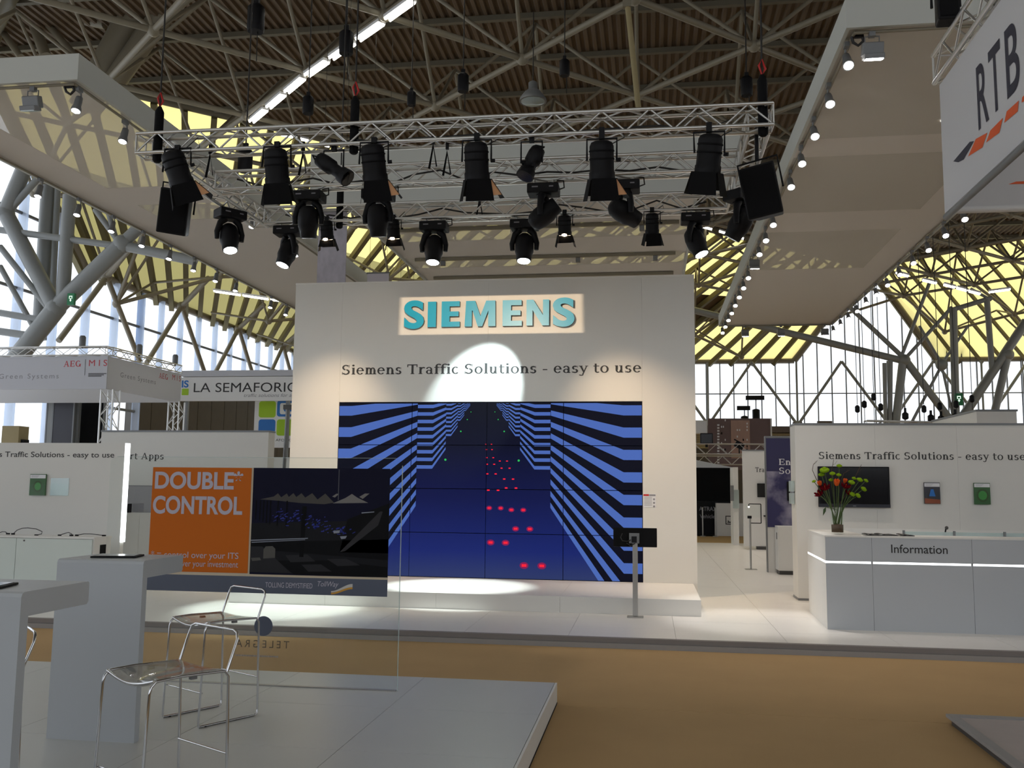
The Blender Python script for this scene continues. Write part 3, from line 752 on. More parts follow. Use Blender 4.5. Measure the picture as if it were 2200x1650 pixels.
# warning notice beside the screen
n0 = at_y(1382, 1061, WY); n1 = at_y(1409, 1090, WY)
t = thing('notice_sheet', 'small white notice with red heading beside the video wall', 'notice', (n0.x, WY, n1.z)); w, h = n1.x - n0.x, n0.z - n1.z
MB().box(0, w, -.003, -.0005, 0, h).build('sheet', 'ink_white', t)
MB().poly([(.002, h - .03), (w * .46, h - .03), (w * .46, h - .004), (.002, h - .004)], (0, -.003, 0), *FX, .001).build('heading', 'red_plastic', t)
g = MB()
g.poly([(w * .48, h - .03), (w * .98, h - .03), (w * .98, h - .006), (w * .48, h - .006)], (0, -.003, 0), *FX, .001)
for k in range(7): g.poly([(.012, h - .05 - k * .019), (w * .7, h - .05 - k * .019), (w * .7, h - .044 - k * .019), (.012, h - .044 - k * .019)], (0, -.003, 0), *FX, .001)
for k in range(3): g.poly([(w * .86 + .015 * math.cos(a * PI / 5), h - .075 - k * .05 + .015 * math.sin(a * PI / 5)) for a in range(10)], (0, -.003, 0), *FX, .0012)
g.build('small_print', 'ink_grey', t)

# monitor on a post, seen from behind
t = thing('monitor_stand', 'flat monitor on a steel post turned towards the video wall', 'monitor stand', (-0.169, 11.222, PZ))
bevel(MB().box(-.095, .095, -.07, .07, 0, .012).build('base_plate', 'brushed_steel', t), .003)
bevel(MB().box(-.03, .03, -.02, .02, .012, .86).build('post', 'brushed_steel', t), .004)
M = Matrix.Rotation(math.radians(-14), 3, 'X')
mon = bevel(MB().cbox((0.0, .03, .925), .515, .035, .225, M).build('monitor', 'black_matte', t), .006)
MB().cbox((-.01, .0, .915), .12, .03, .12, M).build('mount_plate', 'grey_metal', mon)
MB().cbox((-.01, -.012, .90), .06, .05, .07, M).build('hinge', 'black_metal', mon)
MB().cbox((.19, .016, .842), .075, .006, .02, M).build('type_label', 'ink_white', mon)
MB().path([(-.15, 0, .97), (-.17, -.03, .93), (-.15, -.04, .885), (-.09, -.03, .88), (-.05, -.03, .90)], .006, 6).build('cable', 'cable', mon)
MB().path([(-.10, -.02, .86), (-.05, -.05, .83), (0, -.04, .86)], .006, 6).build('cable', 'cable', mon)

# ------------------------------------------------------------------ right partition wall
RY = 13.41
rw = thing('partition_wall', 'white partition wall behind the information counter', 'exhibition wall')
for a, b in ((2.023, 3.09), (3.0915, 4.16), (4.1615, 5.23), (5.2315, 6.6)):
    MB().box(a, b, RY, RY + .45, PZ + .03, 2.51).build('wall_panel', 'wallpaint', rw)
MB().box(2.018, 6.6, RY - .006, RY + .455, 2.511, 2.54).build('top_trim', 'grey_metal', rw)
MB().box(2.018, 6.6, RY - .004, RY + .454, PZ, PZ + .03).build('foot_trim', 'grey_metal', rw)
serif(MB(), 'Siemens Traffic Solutions - easy to use', (2.33, RY, 2.04), FX, 2.70, 0.098).build('lettering', 'ink', rw)
t = thing('wall_television', 'black flat television on the partition behind the flowers', 'television', (2.312, RY, 1.378))
bevel(MB().box(0, .94, -.07, -.02, 0, .558).build('casing', 'black_metal', t), .006)
MB().box(.02, .92, -.073, -.069, .05, .54).build('screen', 'black_gloss', t)
MB().box(.0, .94, -.074, -.069, .0, .045).build('lower_bezel', 'black_blue', t)
MB().box(.45, .49, -.0755, -.073, .015, .025).build('badge', 'grey_metal', t)
MB().box(.3, .64, -.02, 0, .15, .4).build('bracket', 'black_metal', t)
def brochure(x, z, w, h, label, base, art, wall_y):
    t = thing('brochure_holder', label, 'brochure', (x, wall_y, z))
    M = Matrix.Rotation(math.radians(4), 3, 'X')
    MB().box(-.008, w + .008, -.045, -.003, -.01, h * .55).build('acrylic_pocket', 'clear_glass', t)
    bk = MB().box(0, w, -.032, -.012, 0, h).build('booklet', base, t)
    g = MB().poly([(.004, h * .80), (w - .004, h * .80), (w - .004, h * .97), (.004, h * .97)], (0, -.032, 0), *FX, .001); g.build('title_band', 'ink_white', bk)
    g = MB()
    for k in range(4): g.poly([(.02, h * .93 - k * .009), (w * .6 - k * .01, h * .93 - k * .009), (w * .6 - k * .01, h * .938 - k * .009), (.02, h * .938 - k * .009)], (0, -.032, 0), *FX, .0015)
    g.build('small_print', 'ink_grey', bk)
    g = MB()
    if art == 'ring':
        for a, b, rr in ((0, 360, .075),):
            for p in _arc(w * .52, h * .42, rr, rr * 1.15, a, b, .016, .016, 28): g.poly(p, (0, -.032, 0), *FX, .001)
        g.build('ring_print', 'leaf_green', bk)
        MB().poly([(w * .52 + .055 * math.cos(k * PI / 8), h * .42 + .06 * math.sin(k * PI / 8)) for k in range(16)], (0, -.032, 0), *FX, .0012).build('disc_print', mat('bright_green', srgb(60, 140, 60), .5), bk)
    else:
        g.poly([(w * .3, h * .35), (w * .7, h * .35), (w * .58, h * .68), (w * .42, h * .68)], (0, -.032, 0), *FX, .001)
        g.build('tower_print', 'blue_print', bk)
        MB().poly([(.004, .004), (w - .004, .004), (w - .004, h * .2), (.004, h * .26)], (0, -.032, 0), *FX, .001).build('city_print', mat('city_warm', srgb(140, 70, 40), .5), bk)
mat('cover_dark', srgb(44, 44, 54), .4); mat('cover_green', srgb(46, 92, 44), .4)
brochure(3.705, 1.44, .205, .288, 'dark blue city brochure on the right partition', 'cover_dark', 'tower', RY)
brochure(4.345, 1.44, .205, .288, 'green brochure with a ring on the right partition', 'cover_green', 'ring', RY)

# ------------------------------------------------------------------ information counter
CYF = 10.726
ct = thing('information_counter', 'long white information counter with a glowing light line', 'counter')
xs = [1.915, 2.404, 3.435, 4.47, 5.6]
for a, b in zip(xs, xs[1:]):
    MB().box(a + .0015, b - .0015, CYF, CYF + .02, PZ, .812).build('front_panel', 'laminate_cool', ct)
    MB().box(a + .0015, b - .0015, CYF, CYF + .02, .836, 1.095).build('upper_panel', 'laminate_cool', ct)
    MB().box(a + .012, b - .012, CYF + .006, CYF + .02, .814, .834).build('light_strip', 'strip_glow', ct)
def cpoly(z0, z1, name, m_, d=.02):
    MB().add([(1.915, CYF, z0), (1.975, 12.266, z0), (1.995, 12.266, z0), (1.935, CYF + .02, z0), (1.915, CYF, z1), (1.975, 12.266, z1), (1.995, 12.266, z1), (1.935, CYF + .02, z1)],
             [(0, 1, 2, 3), (7, 6, 5, 4), (0, 4, 5, 1), (1, 5, 6, 2), (2, 6, 7, 3), (3, 7, 4, 0)]).build(name, m_, ct)
cpoly(PZ, .812, 'side_panel', 'laminate'); cpoly(.836, 1.095, 'side_panel', 'laminate'); cpoly(.814, .834, 'light_strip', 'strip_glow')
MB().add([(1.912, CYF - .003, 1.095), (5.6, CYF - .003, 1.095), (5.6, CYF + .42, 1.095), (2.40, CYF + .42, 1.095), (2.42, 12.27, 1.095), (1.972, 12.27, 1.095)] + [(1.912, CYF - .003, 1.112), (5.6, CYF - .003, 1.112), (5.6, CYF + .42, 1.112), (2.40, CYF + .42, 1.112), (2.42, 12.27, 1.112), (1.972, 12.27, 1.112)],
         [(5, 4, 3, 2, 1, 0), (6, 7, 8, 9, 10, 11)] + [(i, (i + 1) % 6, 6 + (i + 1) % 6, 6 + i) for i in range(6)]).build('counter_top', 'laminate', ct)
MB().box(2.4, 5.6, CYF + .40, CYF + .42, PZ, 1.094).build('inner_panel', 'laminate', ct)
MB().box(2.4, 5.6, CYF + .42, 12.25, .72, .745).build('desk_top', 'laminate', ct)
for a, b in ((2.95, 3.50), (3.52, 4.05), (4.07, 5.0)): MB().box(a, b, 11.55, 11.558, 1.00, 1.135).build('glass_screen', 'frost_glass', ct)
MB().box(2.42, 5.6, 12.25, 12.27, PZ, 1.135).build('back_panel', 'laminate', ct)
for x in (2.95, 3.51, 4.06): MB().box(x - .012, x + .012, 11.53, 11.55, 1.0, 1.15).build('glass_clip', 'grey_metal', ct)
MB().box(4.72, 5.4, 11.5, 11.9, .745, 1.19).build('desk_cupboard', 'laminate', ct)
sans(MB(), 'Information', (2.605, CYF, .937), FX, .582, .088, bold=0.006).build('lettering', 'ink_black', ct)
for k, (x0, x1, y, a, lab) in enumerate(((2.37, 2.53, 10.92, 4, 'folded grey leaflet lying nearest the vase on the counter'), (2.50, 2.72, 10.95, -3, 'middle grey leaflet on the counter edge, slightly curled'), (2.74, 2.88, 10.93, 2, 'small grey leaflet farthest from the vase on the counter'))):
    t = thing('leaflet', lab, 'leaflet', ((x0 + x1) / 2, y, 1.113), 'leaflets on the counter', math.radians(a)); w = x1 - x0
    mb = MB(); P = [(-w / 2, .012), (-w * .3, .016), (-w * .05, .006), (w * .2, .010), (w / 2, .003)]
    mb.add([(u, yy, z + dz) for yy in (-.10, .10) for dz in (0, .006) for u, z in P], [(i, i + 1, i + 6, i + 5) for i in range(4)] + [(10 + i, 15 + i, 16 + i, 11 + i) for i in range(4)] + [(i, 10 + i, 11 + i, 1 + i) for i in range(4)] + [(5 + i, 6 + i, 16 + i, 15 + i) for i in range(4)])
    mb.build('sheet', 'grey_dark', t)
    MB().box(-w / 2, w / 2, -.1, .1, 0, .003).build('back_sheet', 'grey_metal', t)
t = thing('desk_microphone', 'small dark gooseneck peeking over the counter', 'microphone', (3.52, 11.95, .746))
MB().lathe([(.05, 0), (.05, .015), (.02, .03)], 12).build('base', 'black_metal', t); MB().path([(0, 0, .02), (0, 0, .3), (.02, 0, .41)], .009, 6).build('stem', 'black_metal', t); MB().ball((.03, 0, .425), .022, n=8, k=6).build('head', 'grey_dark', t)

# flowers
vx, vy, vz = 2.12, 11.10, 1.113
t = thing('glass_vase', 'clear cylindrical glass vase on the corner of the counter', 'vase', (vx, vy, vz))
MB().lathe([(.0, .0), (.072, .0), (.074, .01), (.076, .30), (.070, .30), (.068, .02), (.0, .018)], 24).build('glass_body', 'clear_glass', t)
MB().lathe([(.0, .02), (.064, .02), (.066, .105), (.0, .115)], 16).build('moss_filling', 'moss_brown', t)
def fp(x, y, Y): return at_y(1720 + x * .1212, 980 + y * .1212, Y)
def flower(kind, x, y, r, dy, label):
    p = fp(x, y, vy + dy); root = V((vx + random.uniform(-.04, .04), vy + random.uniform(-.035, .035), vz + .04))
    mouth = V((vx + max(-.06, min(.06, (p.x - vx) * .45)), vy + dy * .25, vz + .28))
    t = thing('cut_flower', label, 'flower', p, 'flowers in the vase')
    o = p; pts = []
    for k in range(9):
        s = k / 8; pts.append(root.lerp(mouth, s / .45) if s < .45 else mouth.lerp(p, (s - .45) / .55) + V((0, 0, .02 * math.sin(PI * (s - .45) / .55))))
    MB().path([q - o for q in pts], .0042 if kind != 'red' else .006, 5).build('stem', 'stem_green', t)
    d = (p - mouth).normalized(); d = (d + V((0, -.5, .1))).normalized(); Q = V((0, 0, 1)).rotation_difference(d).to_matrix()
    if kind == 'green':
        mb = MB()
        for k in range(9):
            a = 2 * PI * k / 9; w = V((math.cos(a), math.sin(a), .35))
            mb.ball(Q @ (w * r * .55), r * .5, r * .5, r * .38, n=7, k=5)
        mb.ball(Q @ V((0, 0, r * .35)), r * .55, n=8, k=6); mb.build('blossom', 'petal_green', t)
    elif kind == 'orange':
        for k in range(6):
            a = 2 * PI * k / 6; b = Matrix.Rotation(a, 3, 'Z') @ Matrix.Rotation(math.radians(14), 3, 'Y')
            MB().ball(Q @ (b @ V((r * .42, 0, r * .5))), r * .25, r * .45, r * 1.0, n=8, k=6, M=Q @ b).build('petal', 'petal_orange', t)
    else:
        for k in range(6):
            a = 2 * PI * k / 6 + .3; b = Matrix.Rotation(a, 3, 'Z') @ Matrix.Rotation(math.radians(52), 3, 'Y')
            MB().ball(Q @ (b @ V((0, 0, r * .75))), r * .16, r * .38, r * .8, n=8, k=6, M=Q @ b).build('petal', 'petal_red', t)
        MB().path([V((0, 0, 0)), Q @ V((0, 0, r * 1.1))], .003, 5).build('stamen', 'petal_orange', t)
G = [(425, 262, .042, .0, 'largest green blossom at the upper left of the bouquet'), (372, 335, .028, .02, 'green blossom just under the largest one'), (238, 452, .018, .02, 'lone green blossom at the far left of the bouquet'),
     (565, 318, .026, -.02, 'round green blossom above the orange tulip'), (676, 340, .023, .0, 'green blossom at the middle, before the dark screen'), (685, 180, .024, .03, 'topmost green blossom of the bouquet'),
     (540, 430, .022, .04, 'green blossom half hidden left of the orange tulip'), (900, 475, .030, -.03, 'green blossom right of the pale orange tulip'), (945, 400, .020, .03, 'small brownish green blossom above the right group'), (1045, 428, .028, .0, 'green blossom in the upper right group'), (1155, 440, .022, .02, 'rightmost green blossom of the bouquet'),
     (1112, 590, .028, -.02, 'green blossom low at the far right'), (912, 682, .026, -.05, 'green blossom beside the red flowers at the right'), (1012, 705, .026, -.03, 'lowest green blossom of the bouquet')]
for x, y, r, dy, lab in G: flower('green', x, y, r * 1.3, dy, lab)
for x, y, r, dy, lab in ((640, 490, .040, -.06, 'large orange tulip at the centre of the bouquet'), (345, 500, .030, -.03, 'yellowish orange tulip at the left of the bouquet'), (785, 455, .028, .0, 'pale orange tulip right of centre')): flower('orange', x, y, r, dy, lab)
for x, y, r, dy, lab in ((440, 600, .055, -.05, 'large dark red lily at the left of the bouquet'), (350, 700, .05, -.02, 'dark red lily hanging lowest at the left'), (790, 570, .05, -.04, 'dark red lily right of the orange tulip'), (840, 680, .042, .0, 'dark red lily low at the right')): flower('red', x, y, r, dy, lab)
for k, (pts, lab) in enumerate((([(620, 1000), (420, 600), (280, 410), (210, 250), (225, 150), (285, 85)], 'long curved bare twig at the left of the bouquet'), ([(620, 900), (560, 500), (545, 260), (570, 160), (590, 30)], 'straight bare twig rising over the lettering'), ([(640, 900), (700, 520), (760, 310), (870, 245)], 'thin twig before the television'), ([(660, 900), (880, 560), (1000, 300), (1080, 150)], 'thin twig leaning right over the television'))):
    q = [fp(*p, vy + .03) for p in pts]; t = thing('bare_twig', lab, 'twig', q[0], 'twigs in the vase'); MB().path([p - q[0] for p in q], [.005 - .0035 * i / len(q) for i in range(len(q))], 5).build('branch', 'twig', t)
    e = q[-2] - q[0]; MB().path([e, e + V((.03, 0, .02)), e + V((.05, 0, .05))], .0015, 4).build('side_shoot', 'twig', t)
q = [fp(450, 900, vy - .08), fp(425, 960, vy - .085), fp(395, 1060, vy - .085)]
t = thing('drooping_leaf', 'single dark leaf drooping beside the vase', 'leaf', q[0])
MB().add([(0, 0, 0), q[1] - q[0] + V((-.014, 0, .01)), q[2] - q[0], q[1] - q[0] + V((.014, 0, -.01)), V((0, .003, 0)), q[1] - q[0] + V((0, -.006, 0))], [(0, 1, 5), (1, 2, 5), (2, 3, 5), (3, 0, 5), (0, 3, 1), (1, 3, 2)]).build('blade', 'leaf_green', t)
MB().path([q[0] - q[0], V((vx, vy - .03, vz + .27)) - q[0]], .003, 5).build('stalk', 'stem_green', t)

# ------------------------------------------------------------------ left partition with cabinet
LY = 13.40
lw = thing('partition_wall', 'white partition wall at the far left with a glowing edge', 'exhibition wall')
for a, b in ((-14.5, -11.3), (-11.298, -8.06)): MB().box(a, b, LY, LY + .1, PZ, 2.222).build('wall_panel', 'wallpaint', lw)
MB().box(-8.06, -8.035, LY - .003, LY + .103, PZ + .6, 2.222).build('glowing_edge', 'strip_glow', lw)  # bright white end face; its brightness is put in as emission
sans(MB(), 'Siemens Traffic Solutions - easy to use', (-10.66, LY, 1.998), FX, 2.425, .083, bold=0.008).build('lettering', 'ink', lw)
brochure(-9.62, 1.40, .27, .33, 'green brochure on the left partition', 'cover_green', 'ring', LY)
t = thing('brochure_holder', 'empty clear brochure pocket on the left partition', 'brochure holder', (-9.28, LY, 1.40))
MB().box(0, .31, -.006, -.001, 0, .27).build('back_plate', 'frost_glass', t); MB().box(0, .31, -.045, -.038, 0, .19).build('front_plate', 'clear_glass', t); MB().box(0, .31, -.045, -.001, -.006, 0).build('pocket_floor', 'clear_glass', t)
cb = thing('low_cabinet', 'long low white cabinet before the left partition', 'cabinet')
MB().box(-13.0, -7.61, 12.02, 12.42, PZ, .826).build('body', 'laminate', cb)
MB().box(-13.0, -7.60, 11.995, 12.43, .828, .852).build('top', 'laminate', cb)
dx = [-12.2, -11.05, -9.90, -8.78, -7.63]
for a, b in zip(dx, dx[1:]): MB().box(a + .004, b - .004, 12.0, 12.018, PZ + .05, .822).build('door', mat('door_green', (.62, .68, .64, 1), .45), cb)
MB().lathe([(.012, 0), (.012, .008)], 10, Matrix.Rotation(PI / 2, 3, 'X'), (-8.66, 12.0, .79)).build('lock', 'grey_dark', cb)
MB().box(-7.61, -7.604, 12.16, 12.30, .60, .74).build('vent_grille', 'black_matte', cb)
def cable(pts, lab, Y=12.2, plug=True):
    q = [at_y(x * .2, 930 + y * .2, Y) for x, y in pts]; q = [V((p.x, Y + .03 * math.sin(i * 1.7), max(p.z, .858))) for i, p in enumerate(q)]
    t = thing('loose_cable', lab, 'cable', q[0], 'cables on the low cabinet'); MB().path([p - q[0] for p in q], .0055, 6).build('lead', 'cable', t)
    if plug: MB().cbox(V((0, 0, 0)), .045, .02, .022).build('plug', 'black_metal', t); MB().cbox(q[-1] - q[0], .05, .02, .02).build('plug', 'black_metal', t)
cable([(-40, 1090), (10, 1062), (60, 1062), (100, 1082)], 'short black cable at the far left on the low cabinet')
cable([(140, 1085), (170, 1045), (240, 1025), (310, 1020), (380, 1032), (440, 1060), (458, 1085), (400, 1098)], 'black cable making the big loop on the low cabinet')
cable([(640, 1100), (690, 1078), (740, 1070), (785, 1085), (760, 1100)], 'black cable making the small loop on the low cabinet')
cable([(825, 1100), (890, 1086), (980, 1086), (1060, 1092), (1110, 1103)], 'flat black cable at the right end of the low cabinet')

# back partition and cabinets on the left
sw = thing('partition_wall', 'white back partition wall beneath the framed banners', 'exhibition wall')
MB().box(-10.75, -7.26, 17.0, 17.30, PZ, 2.61).build('wall_panel', 'wallpaint', sw); MB().box(-10.76, -7.25, 16.99, 17.31, 2.611, 2.645).build('top_trim', 'grey_metal', sw)
serif(MB(), 'Smart Apps', (-10.52, 17.0, 2.075), FX, 1.13, .125).build('lettering', 'ink', sw)
tc_ = thing('tall_cabinet', 'tall cream cabinet beside the left partition', 'cabinet')
a = at_y(262, 1104, 15.6); b = at_y(300, 1104, 15.6); c = at_y(345, 1103, 15.6)
for u, w in ((a.x - .4, b.x), (b.x + .004, c.x)): MB().box(u, w, 15.6, 16.2, PZ, a.z).build('cabinet_unit', 'laminate', tc_)
MB().box(a.x - .4, c.x + .3, 15.59, 16.21, a.z + .001, a.z + .02).build('top', 'laminate', tc_)
p0 = at_y(269, 1044, 15.9); p1 = at_y(345, 1103, 15.9)
t = thing('glass_screen', 'grey tinted glass screen standing on the tall cabinet', 'glass screen'); MB().box(p0.x, p1.x, 15.9, 15.91, a.z + .02, p0.z).build('pane', mixmat('grey_glass', [(.6, 'trans', (.72, .72, .76, 1), 0), (.3, 'diff', (.5, .5, .54, 1), 0), (.1, 'gloss', W1, .05)]), t); MB().box(p0.x, p1.x, 15.895, 15.915, p0.z, p0.z + .012).build('top_rail', 'grey_metal', t)
p = at_y(270, 1103, 15.7)
t = thing('speaker_box', 'small black speaker box on the tall cabinet', 'speaker', (p.x, 15.7, a.z + .021)); bevel(MB().box(-.08, .08, -.06, .06, 0, .16).build('case', 'black_metal', t), .006); MB().box(-.07, .07, -.064, -.06, .01, .15).build('grille', 'black_matte', t)
t = thing('post_lamp', 'slim grey post with a short arm beside the display wall', 'post', (at_y(611, 985, 19).x, 19, PZ))
h = at_y(617, 875, 19).z - PZ
MB().tube((0, 0, 0), (0, 0, h * .55), .07, 8).build('lower_post', 'grey_metal', t); MB().tube((0, 0, h * .55), (.03, 0, h), .04, 8).build('upper_post', 'grey_metal', t); MB().cbox((.12, 0, h), .34, .1, .1).build('arm', 'grey_dark', t)
p0, p1 = at_y(590, 985, 20.5), at_y(640, 1010, 20.5)
t = thing('white_cabinet', 'white cabinet half hidden behind the display wall', 'cabinet', (p0.x - .2, 20.5, PZ)); MB().box(0, 1.4, 0, .6, 0, p0.z - PZ).build('body', 'laminate', t); MB().box(-.01, 1.41, -.01, .61, p0.z - PZ + .001, p0.z - PZ + .03).build('top', 'laminate', t)

# ================================================================== CORRIDOR BESIDE THE DISPLAY WALL
t = thing('interactive_stand', 'slim steel post stand with an open square frame in the corridor', 'display stand', (1.905, 18.35, PZ))
MB().box(-.11, .11, -.09, .09, 0, .01).build('base_plate', 'brushed_steel', t); MB().tube((0, 0, .01), (0, 0, .97), .018, 8).build('post', 'brushed_steel', t)
MB().cbox((-.01, 0, .985), .075, .05, .05).build('sensor', 'black_metal', t)
fr = MB()
for a, b in (((0, .873), (.205, .873)), ((.205, .873), (.205, 1.235)), ((.205, 1.235), (-.02, 1.235)), ((-.02, 1.235), (-.02, 1.19))): MB().tube((a[0], 0, a[1]), (b[0], 0, b[1]), .009, 6).build('frame_bar', 'black_metal', t)
MB().box(-.10, .20, -.003, .003, .98, 1.23).build('clear_panel', 'clear_glass', t); MB().ball((-.02, 0, 1.18), .014, n=8, k=6).build('indicator', 'lamp_glow', t)

bw = thing('banner_wall', 'dark blue cloud banner wall at the corridor side', 'exhibition wall')
MB().box(2.155, 3.6, 17.80, 17.95, PZ, 2.57).build('wall_panel', 'laminate', bw); MB().box(2.145, 3.6, 17.79, 17.96, 2.571, 2.605).build('top_trim', 'grey_metal', bw); MB().box(2.145, 2.158, 17.79, 17.96, PZ, 2.571).build('side_trim', 'grey_metal', bw)
def cloud_mat():
    M = bpy.data.materials.new('cloud_print'); M.use_nodes = True; MATS['cloud_print'] = M; nt = M.node_tree; b = nt.nodes['Principled BSDF']; b.inputs['Roughness'].default_value = .6
    tc = nt.nodes.new('ShaderNodeTexCoord'); nz = nt.nodes.new('ShaderNodeTexNoise'); nz.inputs['Scale'].default_value = 1.7; nz.inputs['Detail'].default_value = 5
    rp = nt.nodes.new('ShaderNodeValToRGB'); e = rp.color_ramp.elements; e[0].position = .50; e[0].color = srgb(52, 50, 96); e[1].position = .72; e[1].color = srgb(180, 176, 196)
    nt.links.new(tc.outputs['Object'], nz.inputs[0]); nt.links.new(nz.outputs[0], rp.inputs[0]); nt.links.new(rp.outputs[0], b.inputs['Base Color'])
cloud_mat()
MB().box(2.16, 3.6, 17.792, 17.80, 1.95, 2.565).build('banner_print', 'navy_print', bw); MB().box(2.16, 3.6, 17.792, 17.80, .925, 1.9499).build('cloud_picture', 'cloud_print', bw)
lt = MB(); serif(lt, 'Enfo', (2.375, 17.792, 2.067), FX, .40, .115); serif(lt, 'Solu', (2.375, 17.792, 1.905), FX, .385, .115); lt.build('lettering', 'ink_white', bw)
p = at_y(1690, 1035, 17.79); q = at_y(1707, 1076, 17.79)
t = thing('wall_screen', 'black screen hung on the blue banner wall', 'screen', (p.x, 17.79, q.z)); bevel(MB().box(0, .6, -.05, -.005, 0, p.z - q.z).build('casing', 'black_metal', t), .005); MB().box(.01, .59, -.052, -.05, .012, p.z - q.z - .012).build('glass', 'black_gloss', t)
p, q = at_y(1699, 1030, 16), at_y(1708, 1078, 16)
t = thing('leaflet_rack', 'clear leaflet rack on the end of the right partition', 'leaflet rack', (2.02, 13.62, q.z)); 
for k in range(2): MB().box(-.05, -.003, -.10, .10, k * .17, k * .17 + .15).build('pocket', 'frost_glass', t)
MB().box(-.035, -.012, -.09, .09, .02, .22).build('leaflet_stack', 'ink_grey', t)
t = thing('floor_box', 'white low cupboard with dark plinth before the blue banner', 'cupboard', (2.285, 17.37, PZ))
MB().box(.02, .78, .03, .38, 0, .07).build('plinth', 'grey_dark', t); bevel(MB().box(0, .8, 0, .40, .07, .857).build('body', 'laminate', t), .006); MB().box(.03, .77, -.008, 0, .10, .83).build('door', 'laminate', t); MB().box(-.006, 0, .12, .16, .62, .74).build('side_handle', 'black_metal', t)
tw = thing('partition_wall', 'white partition wall deep in the corridor with a small screen', 'exhibition wall')
MB().box(2.39, 3.7, 24.52, 24.7, PZ + .08, 2.60).build('wall_panel', 'laminate', tw); MB().box(2.38, 3.7, 24.51, 24.71, 2.601, 2.63).build('top_trim', 'grey_metal', tw); MB().box(2.7, 3.7, 24.50, 24.72, PZ, PZ + .08).build('plinth', 'grey_dark', tw)
serif(MB(), 'Traf', (2.69, 24.52, 2.06), FX, .29, .12).build('lettering', 'ink', tw)
t = thing('wall_screen', 'black screen on the white partition deep in the corridor', 'screen', (2.735, 24.52, 1.42)); MB().box(0, .6, -.06, -.002, 0, .35).build('casing', 'black_metal', t); MB().box(.012, .588, -.063, -.06, .015, .335).build('glass', 'black_gloss', t)
t = thing('wall_shelf', 'narrow dark shelf on the deep white partition', 'shelf', (2.88, 24.52, .93)); MB().box(0, .5, -.16, -.002, 0, .035).build('board', 'black_metal', t); MB().box(.05, .08, -.14, -.002, -.07, 0).build('bracket', 'black_metal', t)
dw = thing('partition_wall', 'pale partition edge behind the deep corridor wall', 'exhibition wall')
MB().box(2.28, 2.42, 26.2, 27.1, PZ, 2.22).build('wall_panel', 'laminate', dw); MB().box(2.27, 2.43, 26.15, 26.2, 1.1, 1.6).build('glass_strip', 'frost_glass', dw); MB().box(2.20, 2.28, 26.0, 26.1, 1.30, 1.72).build('leaflet_rack', 'grey_metal', dw)

# neighbours beyond the corridor
ns = thing('neighbour_stand', 'dark neighbouring stand seen through the corridor', 'exhibition stand')
p, q = at_y(1480, 1004, 33.5), at_y(1580, 1078, 33.5)
MB().box(p.x - 1.5, q.x, 33.9, 34.1, q.z, p.z).build('black_wall', 'black_matte', ns)
p2 = at_y(1480, 1146, 33.5)
MB().box(p.x - 1.5, q.x, 33.88, 34.1, 0.02, q.z - .003).build('lower_wall', 'black_metal', ns)
MB().box(p.x - 1.5, 2.28, 33.0, 33.87, 0, .02).build('floor_slab', 'black_matte', ns)
lt = MB(); a = at_y(1497, 1097, 33.88); sans(lt, 'A.TRAX', (a.x + .08, 33.88, a.z), FX, .62, .14, bold=.02); sans(lt, 'Vehicles', (a.x + .1, 33.88, a.z - .26), FX, .60, .13, bold=.01); lt.build('lettering', 'ink_grey', ns)
t = thing('white_counter', 'small white counter with a square emblem in the corridor depth', 'counter', (2.325, 33.35, 0))
MB().box(0, 1.0, 0, .5, 0, 1.13).build('body', 'laminate', t); MB().box(.05, .95, -.01, 0, .06, 1.06).build('front_door', 'laminate', t)
e = MB()
for a, b, c, d in ((.30, .33, .40, .70), (.52, .55, .40, .70), (.30, .55, .40, .43), (.30, .55, .67, .70)): e.poly([(a, c), (b, c), (b, d), (a, d)], (0, -.011, 0), *FX, .002)
for p_ in _arc(.45, .54, .075, .075, 180, 400, .03, .03, 10): e.poly(p_, (0, -.011, 0), *FX, .002)
e.poly([(.36, .46), (.50, .46), (.50, .49), (.36, .49)], (0, -.011, 0), *FX, .002)
e.build('emblem', 'ink_black', t)
for k, x in enumerate((1510, 1537)):
    p = at_y(x, 1150, 32.8); t = thing('barrier_post', ('slim chrome barrier post before the dark neighbouring stand', 'chrome barrier post close to the small white counter')[k], 'barrier post', (p.x, 32.8, 0)); MB().lathe([(.10, 0), (.10, .015), (.03, .03)], 12).build('base', 'brushed_steel', t); MB().tube((0, 0, .02), (0, 0, .95), .022, 8).build('pole', 'brushed_steel', t); MB().ball((0, 0, .97), .03, n=8, k=6).build('knob', 'brushed_steel', t)
# printed building banner with truss before it
p, q = at_y(1521, 899, 40), at_y(1657, 1010, 40)
bn = thing('building_banner', 'large brown banner printed with a tower and lit windows', 'banner')
MB().box(p.x, q.x, 40.0, 40.06, q.z, p.z).build('print_sheet', mat('banner_brown', srgb(112, 92, 90), .7, noise=.15, scale=.8), bn)
a, b = at_y(1570, 903, 39.98), at_y(1612, 985, 39.98); MB().box(a.x, b.x, 39.98, 39.995, b.z, a.z).build('tower_print', mat('tower_brown', srgb(172, 140, 126), .7, noise=.08, scale=2, stretch=(6, 1, .3)), bn)
g = MB(); rnd = random.Random(3)
for k in range(14): 
    c = at_y(1543, 915 + k * 6.2, 39.97); g.poly([(-.04, 0), (.05, 0), (.05, .07), (-.04, .07)], c, *FX)
for k in range(26):
    c = at_y(rnd.choice([1549, 1553, 1583, 1588, 1596, 1604, 1557, 1604]), 905 + rnd.randint(0, 9) * 7, 39.97); g.poly([(0, 0), (.045, 0), (.045, .08), (0, .08)], c, *FX)
